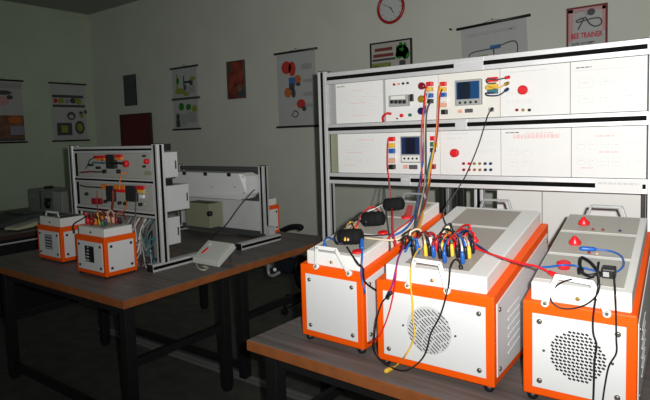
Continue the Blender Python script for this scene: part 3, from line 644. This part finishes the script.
cable('red lead hanging from the purple one and curving to the narrow box', 'red', [B2(396.5, 270, -.016), B2(394.5, 287, -.014), B2(390, 309, -.012), B2(383, 329, -.012), B2(376.5, 339, -.016), B1(369, 343, -.02)], .0024)
cable('yellow lead hanging past the striped vent with its yellow plug lying on the table', 'yellow', [L2(420, 247, .03), L2(414, 257, .03), B2(411.3, 268, -.02), B2(410.5, 285, -.012), B2(412.5, 300, -.010), B2(413, 318, -.010), B2(414.3, 334, -.010), B2(411, 346, -.012), B2(405, 356, -.02), V(onz(399, 363, T + .010)), V(onz(394, 367, T + .0065)), V(onz(390.5, 368.8, T + .0065))], .0028, [(-1, 'yellow', .040, .0075)])
GR = 'thin black leads of the right hand box'
cable('black ring of lead hanging over the front of the right hand box lid', 'black', [L3(594, 277, .006), L3(585, 279.2, .006), B3(571, 279.5, -.015), B3(559, 284, -.012), B3(551, 293, -.010), B3(552, 302, -.010), B3(561, 308, -.010), B3(574, 308.3, -.010), B3(587, 304, -.010), B3(597, 295, -.012), B3(600, 284, -.014)], .0023, (), GR)
cable('black lead falling straight over the punched vent of the right hand box', 'black', [L3(599, 262, .03), L3(598, 272, .02), B3(599, 283, -.014), B3(595.5, 300, -.010), B3(593, 320, -.010), B3(593.5, 334, -.012), B3(596.5, 345, -.012), B3(594.5, 362, -.012), B3(594, 380, -.012), B3(593.5, 396, -.012), B3(593, 408, -.02)], .0026, (), GR)
cable('thin black lead falling near the edge of the right hand box front panel', 'black', [L3(614, 273, .012), B3(615.3, 292, -.016), B3(616, 312, -.010), B3(616.3, 338, -.010), B3(616.3, 353, -.010), B3(609, 366, -.010), B3(605, 385, -.010), B3(602, 406, -.014)], .0022, (), GR)
cable('thick black lead bent in a triangle on the right hand box lid', 'black', [L3(580.5, 270.5, .004), L3(580, 262, .02), L3(582, 257.5, .022), L3(590, 262, .02), L3(597, 270, .016), L3(600, 276, .012)], .0046, [(0, 'black', .03, .009)], GR)
cable('thick black lead joining the triangle to the black plug block', 'black', [L3(581, 272, .006), L3(588, 275.5, .012), L3(597, 274, .016), L3(605, 272, .012), L3(612, 273, .01)], .0046, (), GR)
pp = F3.loc(L3(611, 277.5, 0)); k = MB().box(-.022, .012, -.012, .02, 0, .028, .004).build('plug_block', 'black', None, Fr(*(F3.wld(pp.x, pp.y, 0).xy), F3.rot, L3(611, 277.5, 0).z)); k.rotation_euler = (math.atan(.19), 0, F3.rot)
tag(k, 'small black plug block on the lid of the right hand box', 'plug')
MB().box(-.018, -.003, -.0135, -.011, .006, .02, .001).build('connector_face', 'bezel', k)
# leads on the dim rack and the small boxes
GD = 'leads on the dim rack and its small boxes'
def RLw(u, v, y=-.02): return FL.wld(*FL.front(u, v, y))
def LA(u, v, z): return onz(u, v, T + z)
for lab, col, pts, r in (
 ('orange lead dropping from the upper to the lower panel of the dim rack', 'orange_plastic', [RLw(127, 173.5, 0), RLw(122, 173.5), RLw(120, 180), RLw(119.5, 190)], .004),
 ('rust red lead hanging from the middle of the dim rack to the small box', 'poster_rust', [RLw(113, 190), RLw(113, 200, -.04), RLw(112, 210, -.05), RLw(110, 218, -.06)], .007),
 ('orange brown lead curving below the dim rack panel', 'poster_orange', [RLw(127, 201), RLw(126, 208, -.04), RLw(121, 213, -.05), RLw(113, 217, -.06)], .004),
 ('rust red lead with two dark red plugs on the lower dim panel', 'poster_red', [RLw(97.5, 190), RLw(97, 200, -.03), RLw(98, 210, -.05), RLw(100, 220, -.08)], .003),
 ('black lead across the foot of the upper dim panel', 'black', [RLw(92, 171.5), RLw(97, 172, -.025), RLw(104, 171.5)], .004),
 ('red lead at the left foot of the upper dim panel', 'dark_red', [RLw(80, 172.5), RLw(85, 172, -.03), RLw(92, 171.5)], .005),
 ('dark lead slung in front of the upper dim panel terminals', 'black', [RLw(96, 157), RLw(90, 160, -.04), RLw(88, 165, -.03), RLw(85.5, 168.5, 0)], .003),
 ('black bar shaped lead between the dim meter and its red button', 'black', [RLw(112, 163.5, -.02), RLw(118, 163, -.02), RLw(124, 163.5, -.015)], .007),
 ('thin green black lead hanging at the right of the lower dim panel', 'dark_grey', [RLw(137, 190), RLw(136, 203, -.04), RLw(135.5, 216, -.05)], .003),
 ('black lead along the left top of the lower dim panel', 'black', [RLw(80, 185), RLw(85, 186.5, -.02), RLw(92, 187), RLw(101, 187.5)], .004),
 ('black lead arching from the windowed small box lid down its side', 'black', [FA.wld(.012, -.008, .235), FA.wld(.008, -.008, .285), LA(82, 219, .31), LA(88, 216, .33), LA(94, 218, .31)], .004)):
    cable(lab, col, pts, r, (), GD)
tangle = [(88, 222, 'red'), (92, 223, 'dark_red'), (96, 222.5, 'orange_plastic'), (100.5, 222.5, 'yellow'), (103, 224.5, 'green'), (106, 222.5, 'dark_grey'), (110, 220, 'salmon'), (113, 219, 'white_plastic'), (117, 221.5, 'dark_red'), (121, 219.5, 'salmon'), (97, 219, 'orange_plastic'), (124, 221, 'black')]
for i, (u, v, mm) in enumerate(tangle):
    b = LA(u, v + 2, .279); o0 = V((min(max(b.x, -2.97), -2.74), min(max(b.y, 1.63), 1.77), T + .2788))
    k = MB().lathe((0, 0, 0), (0, -.1, 1), [(0, .007), (.004, .010), (.03, .010), (.036, .006)], 10).build('banana_plug', mm); k.location = o0
    nm = {'orange_plastic': 'orange', 'dark_red': 'dark red', 'dark_grey': 'dark grey', 'white_plastic': 'white'}.get(mm, mm)
    tag(k, 'upright %s plug, %s on top of the windowed small box' % (nm, ['first', 'second', 'third', 'fourth', 'fifth', 'sixth', 'seventh', 'eighth', 'ninth', 'tenth', 'rearmost', 'last'][i]), 'plug', 'plugs on the windowed small box')
    if i < 9:
        e = V((random.uniform(-.04, .05), random.uniform(-.02, .03), 0))
        MB().tube([V((0, -.003, .034)), V((e.x * .3, -.008, .060)), V((e.x * .9, e.y, .066)), V((e.x * 1.6, e.y + .02, .02))], .0042, 7).build('lead', 'poster_rust' if i % 3 else mm, k)
GP = 'pale leads heaped at the foot of the dim rack'
for i in range(12):
    x = -2.86 + .021 * i; y = 1.835
    ra = random.Random(40 + i); jj = lambda a=.035: ra.uniform(-a, a)
    cable('thin loose lead heaped below the panels of the dim rack, right of the windowed box', ['grey_metal', 'dark_grey', 'bezel', 'pvc_grey', 'device_white', 'poster_maroon', 'bezel', 'device_white', 'dark_grey', 'grey_metal', 'teal', 'black'][i],
          [V((x, 1.883, T + .30)), V((x + jj(), y + .02, T + .25 + jj(.02))), V((x + jj(.06), y + jj(.02), T + .18 + jj(.02))), V((x + jj(.06), y + .02, T + .22 + jj(.02))), V((x + jj(.05), y + jj(.02), T + .12 + jj(.02))), V((x + jj(.06), y + .02, T + .15 + jj(.02))), V((x + jj(), y + .02, T + .05)), V((x + jj(), y + .03, T + .006))], .0042, (), GP)
# ---------------------------------------------------------------- white desk instrument beside the dim rack
FD = Fr(-2.577, 2.10, 0)
ds = thing('desk_instrument', 'white sloping instrument box with a red marker, propped up at the dark table edge', 'instrument', FD)
def parented(o, par, fr):                   # a part built at world points, handed to its thing
    for k_ in ('label', 'category', 'group'):
        if k_ in o: del o[k_]
    o.location = fr.loc(o.location); o.rotation_euler = (0, 0, -fr.rot); o.parent = par; return o
wI = .228
MB().prism([(0, 0, .005), (0, .006, .001), (0, .150, .090), (0, .130, .121), (0, .004, .039), (0, 0, .034)], (wI, 0, 0), .003).build('case', 'device_white', ds)
sl_ = math.atan2(.082, .126); mxs = M.Translation((0, .004, .039)) @ M.Rotation(sl_, 4, 'X')
MB().box(.014, wI - .014, .012, .138, -.001, .0015, 0, mxs).build('top_plate', 'device_white', ds)
MB().box(-.006, .006, -.026, .026, 0, .008, .002, mxs @ M.Translation((.055, .06, .001)) @ M.Rotation(math.radians(-14), 4, 'Z')).build('marker', 'red', ds)
MB().cyl(mxs @ V((.05, .115, .001)), mxs @ V((.05, .115, .007)), .008).build('button', 'white_plastic', ds)
for x in (.03, wI - .03):
    MB().box(x - .008, x + .008, .118, .132, 0, .082, .002).build('prop_leg', 'dark_grey', ds)
parented(cable('', 'black', [FD.wld(.10, .142, .10), at(212, 238, 2.40), at(226, 225, 2.52), at(240, 206, 2.62), at(252, 192, 2.70), at(255, 190, 2.76)], .0038, (), None, 'cord'), ds, FD)
parented(cable('', 'device_beige', [onz(196, 262, T + .005), onz(198, 268, T + .005), onz(204, 270, T + .005), onz(208, 267.5, T + .005), onz(203, 266.5, T + .005)], .004, (), None, 'cord'), ds, FD)
# ---------------------------------------------------------------- left edge table
k = thing('cabinet', 'dark grey equipment cabinet with a slot, farther left on the table at the photo edge', 'cabinet', Fr(-6.06, 2.72), 'grey cabinets at the left')
MB().box(.06, .34, 0, .26, 0, .27, .005).build('case', 'grey_box', k)
MB().box(.30, .325, -.003, .001, .06, .26).build('front_strip', 'dark_grey', k); MB().box(.10, .22, -.003, .001, .19, .20).build('slot', 'bezel', k)
MB().box(.30, .36, .05, .12, .27, .30, .004).build('top_knob', 'black', k)
k = thing('cabinet', 'lighter grey equipment cabinet with a black dial, next to the dim rack post', 'cabinet', Fr(-5.60, 2.66), 'grey cabinets at the left')
MB().box(0, .42, 0, .26, 0, .275, .005).build('case', 'grey_box', k)
MB().box(.24, .42, -.004, .001, .0, .27, .002).build('front_plate', 'bezel', k)
MB().lathe((.13, 0, .14), (0, -1, 0), [(0, .05), (.02, .045), (.025, .03)], 16).build('dial', 'black', k); MB().box(.08, .2, -.01, .001, .17, .20).build('scale_window', 'black', k)
k = thing('desk_instrument', 'low beige sloping instrument on the table at the left photo edge', 'instrument', Fr(-5.00, 2.04, .30))
MB().prism([(0, 0, .012), (0, .46, .012), (0, .46, .075), (0, 0, .035)], (.15, 0, 0), .008).build('case', 'device_beige', k)
MB().prism([(.02, .05, .0415), (.09, .05, .0415), (.09, .3, .063), (.02, .3, .063)], (0, 0, .003)).build('front_panel', 'bezel', k)
MB().prism([(.02, .34, .0665), (.13, .34, .0665), (.13, .44, .0755), (.02, .44, .0755)], (0, 0, .004)).build('display', 'black', k)
for x in (.03, .12):
    for y in (.03, .43): MB().cyl((x, y, 0), (x, y, .013), .012).build('rubber_foot', 'black', k)
k = thing('desk_instrument', 'flat grey instrument lying left of the beige one at the photo edge', 'instrument', Fr(-5.55, 1.95, .1))
MB().prism([(0, 0, .01), (0, .5, .01), (0, .5, .10), (0, .3, .09), (0, 0, .03)], (.42, 0, 0), .006).build('case', 'board_dark', k); MB().box(.05, .37, .32, .46, .095, .11, .003).build('lid', 'dark_grey', k)
for x in (.03, .39):
    for y in (.03, .47): MB().cyl((x, y, 0), (x, y, .011), .012).build('rubber_foot', 'black', k)
# a brown chair back at the very edge and a black office chair behind the second table
def office_chair(label, fr, seat='black', arm='black', back=True, ring=False):
    t = thing('office_chair', label, 'chair', fr, 'office chairs')
    MB().box(-.23, .23, -.23, .23, .44, .50, .02).build('seat', seat, t)
    if back and not ring:
        MB().box(-.21, .21, .24, .29, .58, .86 if not ring else .70, .02).build('backrest', seat, t)
        MB().tube([(0, .10, .43), (0, .28, .45), (0, .31, .60), (0, .30, .70)], .016, 8).build('back_support', 'black_steel', t)
    for s_ in (() if ring else (-1, 1)):
        MB().tube([(s_ * .24, .12, .45), (s_ * .29, .13, .50), (s_ * .29, .15, .62), (s_ * .29, .10, .685), (s_ * .29, -.08, .70), (s_ * .29, -.17, .68)], .017, 8).build('armrest', arm, t)
    MB().cyl((0, 0, .10), (0, 0, .44), .025).build('gas_column', 'black_steel', t)
    for a in range(5):
        an = a * 2 * math.pi / 5 + .3; e = V((math.cos(an) * .27, math.sin(an) * .27, .07))
        l = MB().tube([V((0, 0, .11)), e], .018, 8, smooth=False).build('leg', 'black_steel', t)
        MB().cyl(e + V((-math.sin(an) * .012, math.cos(an) * .012, -.04)), e + V((math.sin(an) * .012, -math.cos(an) * .012, -.04)), .03).build('caster', 'black', l)
    return t
# armrest reaching above the second table's far edge
fa = Fr(-2.86, 3.60, 0.35, 0)
ch = office_chair('black office chair beyond the second table, one curved armrest showing above its edge', fa, ring=True)
MB().tube([V((at(281, 234, 3.36).x, 3.42, .46)) - fa.o, at(279, 234.5, 3.36) - fa.o, at(283, 230.5, 3.36) - fa.o, at(291, 227, 3.36) - fa.o, at(299, 226.6, 3.36) - fa.o, at(302, 228.5, 3.36) - fa.o], .024, 8).build('arm_pad', 'black', ch)
for o_ in ch.children:
    if o_.name.startswith('arm_pad'): o_.matrix_parent_inverse = M.Rotation(-.35, 4, 'Z')
ch2 = office_chair('office chair tucked under the second table with a grey curved armrest bracket', Fr(-2.10, 3.02, 1.2, 0), back=False)
f2 = Fr(-2.10, 3.02, 1.2, 0)
def c2(u, v, y): return f2.loc(at(u, v, y))
MB().tube([c2(268.5, 262.5, 2.72), c2(268.3, 270, 2.72), c2(269.5, 274.5, 2.72), c2(273.5, 275.5, 2.72), c2(280, 272, 2.74)], .012, 8).build('bracket', 'grey_metal', ch2)
qa, qb = at(273, 257, 2.86) - f2.o, at(301, 276.5, 2.86) - f2.o
MB().box(qa.x, qb.x, qa.y, qa.y + .06, min(qa.z, qb.z), min(max(qa.z, qb.z), .70), .02, M.Rotation(-1.2, 4, 'Z')).build('backrest', 'navy_fabric', ch2)
MB().lathe(c2(275, 269.3, 2.73), f2.loc(f2.o + V((.5, -.8, 0))), [(0, .013), (.01, .012)], 12).build('bolt', 'aluminium', ch2)
# ---------------------------------------------------------------- pipe and floor trunking
fp = Fr(-2.41, 2.315, 0, 0)
fpx = V((-2.235, 2.19, 0))
k = MB().tube([V((0, 0, .05)), V((0, 0, .60)), V((0, 0, .64)), V((-.008, 0, .665)), V((-.03, 0, .676)), V((-.12, 0, .678))], .013, 10).build('conduit_pipe', 'grey_box'); k.location = (-2.42, 2.355, 0)
tag(k, 'grey conduit pipe rising from the floor to the corner where two tables meet', 'pipe')
MB().cyl((0, 0, .0), (0, 0, .09), .019).build('coupling', 'pvc_grey', k); MB().cyl((0, 0, .10), (0, 0, .13), .017).build('collar', 'dark_grey', k)
k = MB().box(-4.0, 0.9, -.03, .03, 0, .022, .004).build('cable_trunking', 'pvc_grey'); k.location = (0, 2.30, 0)
tag(k, 'flat grey cable trunking strip running along the floor under the tables', 'trunking')
MB().box(-4.0, .9, -.012, .012, .0215, .0245).build('cover', 'grey_metal', k)
# ---------------------------------------------------------------- things on the walls
FW = Fr(0, BY, 0, T)                        # wall frame: local y = 0 on the wall, prints just in front
FWL = Fr(LX, 0, math.pi / 2, T)             # left wall: local x runs along +y, local y points to -x
def blob(mb, x, z, rx, rz, y, n=16, th=.0012):
    mb.prism([(x + rx * math.cos(2 * math.pi * i / n), y, z + rz * math.sin(2 * math.pi * i / n)) for i in range(n)], (0, -th, 0))
def scroll(label, fr, x0, x1, z0, z1, paper='poster_paper', over=.03, cat='poster', group='hanging scroll posters'):
    f = Fr(*fr.wld((x0 + x1) / 2, 0, 0).xy, fr.rot, T + z0)
    t = thing('wall_poster', label, cat, f, group); w = x1 - x0; h = z1 - z0
    sh = MB().box(-w / 2, w / 2, -.012, -.010, .0, h).build('sheet', paper, t)
    for z in (0, h): MB().cyl((-w / 2 - over, -.014, z), (w / 2 + over, -.014, z), .012, n=10).build('rod', 'black', t)
    MB().tube([(-w * .2, -.008, h + .005), (0, -.006, h + .03), (w * .2, -.008, h + .005)], .0015, 5, smooth=False).build('hanging_cord', 'dark_grey', t)
    MB().cyl((0, -.001, h + .03), (0, -.012, h + .03), .006, n=8).build('nail', 'screw', t)
    return t, sh, w, h
def prints(sh, items):                      # each print colour is one part of the sheet
    for n_, (mm, shapes) in enumerate(items):
        m = MB(); YP = -.0125 - .0005 * n_
        for s_ in shapes:
            if s_[0] == 'e': blob(m, *s_[1:], YP)
            elif s_[0] == 'b': m.box(s_[1], s_[2], YP - .001, YP + .001, s_[3], s_[4])
            elif s_[0] == 'l': m.tube([V((a, YP, b)) for a, b in s_[1]], s_[2], 5)
            elif s_[0] == 't': m.text(s_[1], (s_[2], YP, s_[3]), (1, 0, 0), (0, 0, 1), s_[4], s_[5], .001)
        m.build('print', mm, sh)
# left wall: brown-based poster and the parts chart
t, sh, w, h = scroll('scroll poster with brown lower half, cut by the left photo edge', FWL, 2.90, 3.46, .775, 1.60)
prints(sh, [('poster_brown', [('b', -w / 2, w / 2, .02, .36)]), ('poster_orange', [('e', .17, .30, .09, .05), ('b', -.28, -.05, .24, .33)]), ('poster_lilac', [('b', .10, .27, .10, .22)]), ('poster_pink', [('e', .02, .55, .09, .06)]), ('dark_grey', [('e', .05, .66, .10, .03), ('e', .12, .60, .04, .03), ('b', -w / 2, w / 2, .02, .05)]), ('bezel', [('b', -w / 2, w / 2, .72, .79)])])
t, sh, w, h = scroll('scroll poster of coloured machine parts near the room corner on the left wall', FWL, 3.86, 4.36, .775, 1.60)
prints(sh, [('dark_grey', [('b', -.24, .22, .62, .66), ('b', -.24, .24, .485, .52), ('e', .02, .36, .065, .06), ('b', -.20, .02, .08, .26), ('e', .14, .19, .075, .10), ('e', .06, .58, .05, .04), ('e', .17, .40, .03, .03), ('e', .24, .42, .025, .03)]), ('poster_green', [('e', -.12, .575, .05, .04), ('b', -.14, -.04, .12, .22), ('e', .14, .19, .045, .06), ('e', .14, .575, .05, .05), ('e', .18, .36, .03, .03)]), ('poster_red', [('e', -.20, .575, .03, .035)]), ('poster_lilac', [('e', -.03, .575, .03, .035)]), ('poster_paper', [('e', .02, .35, .035, .03)])])
# back wall posters
t, sh, w, h = scroll('scroll poster with green plant drawings split by a dark middle bar', FW, -5.74, -5.26, .875, 1.66)
prints(sh, [('dark_grey', [('b', -.27, .28, .375, .405), ('b', -.02, .0, .48, .68), ('b', -.02, .12, .58, .61), ('b', .0, .03, .5, .56), ('b', -.2, -.12, .03, .12), ('e', -.16, .16, .035, .05), ('b', -.14, .2, .16, .165), ('b', .02, .025, .08, .28), ('b', .10, .16, .55, .62)]), ('poster_green', [('e', -.10, .49, .09, .04), ('e', .03, .45, .07, .03), ('b', -.16, -.13, .52, .70), ('e', .16, .63, .05, .03), ('e', .17, .25, .05, .05)]), ('poster_leaf', [('e', -.08, .29, .05, .05), ('e', .06, .28, .05, .04), ('e', -.13, .62, .03, .04)]), ('bezel', [('b', .05, .2, .08, .22), ('b', .05, .2, .45, .54), ('b', -.1, .0, .05, .2)])])
t, sh, w, h = scroll('scroll poster of red, orange and blue motor parts beside the bright rack', FW, -3.93, -3.40, .85, 1.65)
prints(sh, [('poster_red', [('e', -.13, .64, .07, .07), ('e', -.05, .62, .05, .08), ('e', .06, .24, .06, .05)]), ('poster_orange', [('e', -.12, .37, .05, .055), ('e', .02, .50, .05, .05)]), ('print_blue', [('b', -.10, -.01, .44, .53)]), ('dark_grey', [('e', -.06, .43, .04, .04), ('e', .03, .45, .03, .02), ('e', .10, .19, .03, .03), ('l', [(-.08, .12), (-.03, .17), (.02, .14), (-.02, .10), (-.06, .12)], .006), ('e', -.04, .36, .03, .05)]), ('bezel', [('b', .08, .22, .6, .66), ('b', .1, .22, .46, .5), ('b', .1, .22, .32, .36), ('b', .12, .22, .2, .24)])])
t, sh, w, h = scroll('scroll poster with a blue headed line diagram above the middle of the bright rack', FW, -1.775, -1.225, .86, 1.645, over=.035)
t.rotation_euler = (0, -.05, 0)
prints(sh, [('bezel', [('t', 'THREE PHASE TRANSFORMER', -.22, .695, .42, .028)]), ('dark_grey', [('l', [(-.22, .45), (-.215, .53), (-.18, .565), (.0, .575), (.18, .60), (.19, .45), (.19, .2)], .005), ('b', -.005, .005, .2, .58), ('b', -.15, -.02, .40, .405), ('b', .02, .16, .34, .35), ('b', .03, .16, .47, .475), ('b', .155, .16, .30, .475)]), ('print_blue', [('b', -.03, .06, .565, .60), ('b', -.07, -.01, .47, .50), ('b', .02, .05, .45, .52)]), ('poster_grass', [('b', -.15, -.05, .44, .53), ('b', -.2, -.1, .36, .38)]), ('poster_orange', [('b', .07, .14, .40, .46)]), ('bezel', [('b', -.12, -.02, .26, .38)])])
def framed(label, x0, x1, z0, z1, fm, bg, items, fw=.012, name='wall_picture', cat='picture', group='framed pictures on the back wall'):
    f = Fr((x0 + x1) / 2, BY, 0, T + z0); t = thing(name, label, cat, f, group); w = x1 - x0; h = z1 - z0
    MB().box(-w / 2, -w / 2 + fw, -.022, -.001, 0, h).box(w / 2 - fw, w / 2, -.022, -.001, 0, h).box(-w / 2 + fw, w / 2 - fw, -.022, -.001, 0, fw).box(-w / 2 + fw, w / 2 - fw, -.022, -.001, h - fw, h).build('frame', fm, t)
    sh = MB().box(-w / 2 + fw, w / 2 - fw, -.0115, -.002, fw, h - fw).build('sheet', bg, t); prints(sh, items); return t
framed('framed landscape picture of a green potted plant under the red clock', -2.728, -2.283, 1.34, 1.615, 'black', 'poster_paper_warm',
  [('dark_grey', [('b', .09, .155, .03, .085), ('b', -.2, .05, .10, .12)]), ('poster_leaf', [('e', .12, .17, .065, .055), ('e', .09, .14, .04, .04), ('e', .16, .14, .04, .05)] + [('e', .12 + .05 * math.cos(a), .17 + .055 * math.sin(a), .02, .03) for a in (0, .9, 1.8, 2.6, 3.6, 5.2)]), ('poster_maroon', [('b', -.17, .02, .19, .22), ('b', -.19, .03, .135, .165)]), ('poster_grass', [('b', -.21, -.0, .02, .08)])], .013)
framed('narrow rust red framed picture between two scroll posters', -4.715, -4.425, 1.205, 1.645, 'board_dark', 'poster_rust', [('dark_grey', [('b', .02, .13, .02, .13), ('e', -.10, .36, .03, .05)]), ('poster_brown', [('e', .05, .12, .05, .04)])], .008)
framed('dark framed poster with red lettering under a line drawing, above the bright rack', -.961, -.680, 1.25, 1.664, 'poster_maroon', 'poster_paper',
  [('poster_pink', [('b', -.128, -.095, .16, .40), ('b', .105, .128, .22, .40), ('b', -.128, .128, .375, .402)]), ('red_print', [('t', 'BEE TRAINER', -.108, .178, .218, .042)]), ('dark_grey', [('t', 'SAFE WORK', -.105, .128, .15, .02), ('e', .03, .365, .028, .026), ('l', [(-.06, .245), (-.03, .30), (-.01, .33), (.02, .28), (.06, .255), (.10, .27), (.09, .31), (.04, .315), (.0, .31), (-.06, .30), (-.07, .315), (-.02, .325)], .005), ('b', .02, .055, .14, .147)]), ('bezel', [('l', [(-.08, .37), (-.03, .385), (.0, .34), (-.05, .33)], .004)])], .012)
k = thing('notice_board', 'narrow dark blank board above the maroon door', 'board', Fr(-6.68, BY, 0, T + 1.24))
MB().box(-.14, .14, -.015, -.001, 0, .43, .002).build('panel', 'board_dark', k); MB().box(-.14, -.128, -.018, -.001, 0, .43).box(.128, .14, -.018, -.001, 0, .43).build('edge_strip', 'dark_grey', k)
# clock
k = thing('wall_clock', 'round red rimmed wall clock cut by the top of the photo', 'clock', Fr(-2.49, BY, 0, T + 1.915))
MB().torus((0, -.022, 0), (0, 1, 0), .133, .014, 48, 10).build('rim', 'clock_red', k)
fc = MB().lathe((0, -.001, 0), (0, -1, 0), [(0, .132), (.014, .132), (.016, .130)], 48).build('face', 'clock_face', k)
m = MB()
for a in range(12):
    an = a * math.pi / 6; m.box(-.002, .002, -.0185, -.0165, .095, .112, 0, M.Rotation(an, 4, 'Y'))
m.build('hour_mark', 'dark_grey', fc)
MB().box(-.003, .003, -.0205, -.0185, -.01, .06, 0, M.Rotation(math.radians(150), 4, 'Y')).build('hour_hand', 'black', k)
MB().box(-.002, .002, -.0225, -.0207, -.015, .09, 0, M.Rotation(math.radians(-60), 4, 'Y')).build('minute_hand', 'black', k)
MB().cyl((0, -.016, 0), (0, -.024, 0), .006).build('hub', 'black', k)
# small black hook on the wall between clock and scroll
p = FW.front(459, 28.5); k = MB().cyl((0, -.001, 0), (0, -.03, 0), .008).build('wall_hook', 'black'); k.location = (p.x - .07, BY, T + p.z); tag(k, 'tiny black hook on the wall left of the line diagram scroll', 'hook')
# ---------------------------------------------------------------- camera
cd = bpy.data.cameras.new('camera'); co = bpy.data.objects.new('camera', cd); C.objects.link(co)
cd.sensor_width = 36; cd.lens = 36 * FPX / 650; cd.shift_y = (CY - 200) / 650; cd.clip_start = .05; cd.clip_end = 50
rot = M((CR, CU, -CF)).transposed(); co.matrix_world = M.Translation(CAM) @ rot.to_4x4()
bpy.context.scene.camera = co
# ---------------------------------------------------------------- light: the camera's own flash, plus an added faint world fill, let in where no front wall is built
fl = bpy.data.lights.new('camera_flash', 'SPOT'); fo = bpy.data.objects.new('camera_flash', fl); C.objects.link(fo)
fl.energy = 300; fl.color = (1, .985, .95); fl.shadow_soft_size = .014; fl.spot_size = math.radians(150); fl.spot_blend = 1.0
fpos = CAM + CR * .065 + CU * .04
fo.location = fpos; tgt = ray(480, 78).normalized()
fo.scale = (1, .45, 1)                     # a flash reflector throws wide and shallow
fo.rotation_euler = tgt.to_track_quat('-Z', 'Y').to_euler()
w = bpy.data.worlds.new('World'); bpy.context.scene.world = w; w.use_nodes = True
bg = w.node_tree.nodes['Background']; bg.inputs['Color'].default_value = (.80, .95, .86, 1); bg.inputs['Strength'].default_value = .13
vs = bpy.context.scene.view_settings
vs.view_transform = 'Standard'; vs.look = 'None'; vs.exposure = 0; vs.gamma = 1; vs.use_curve_mapping = False
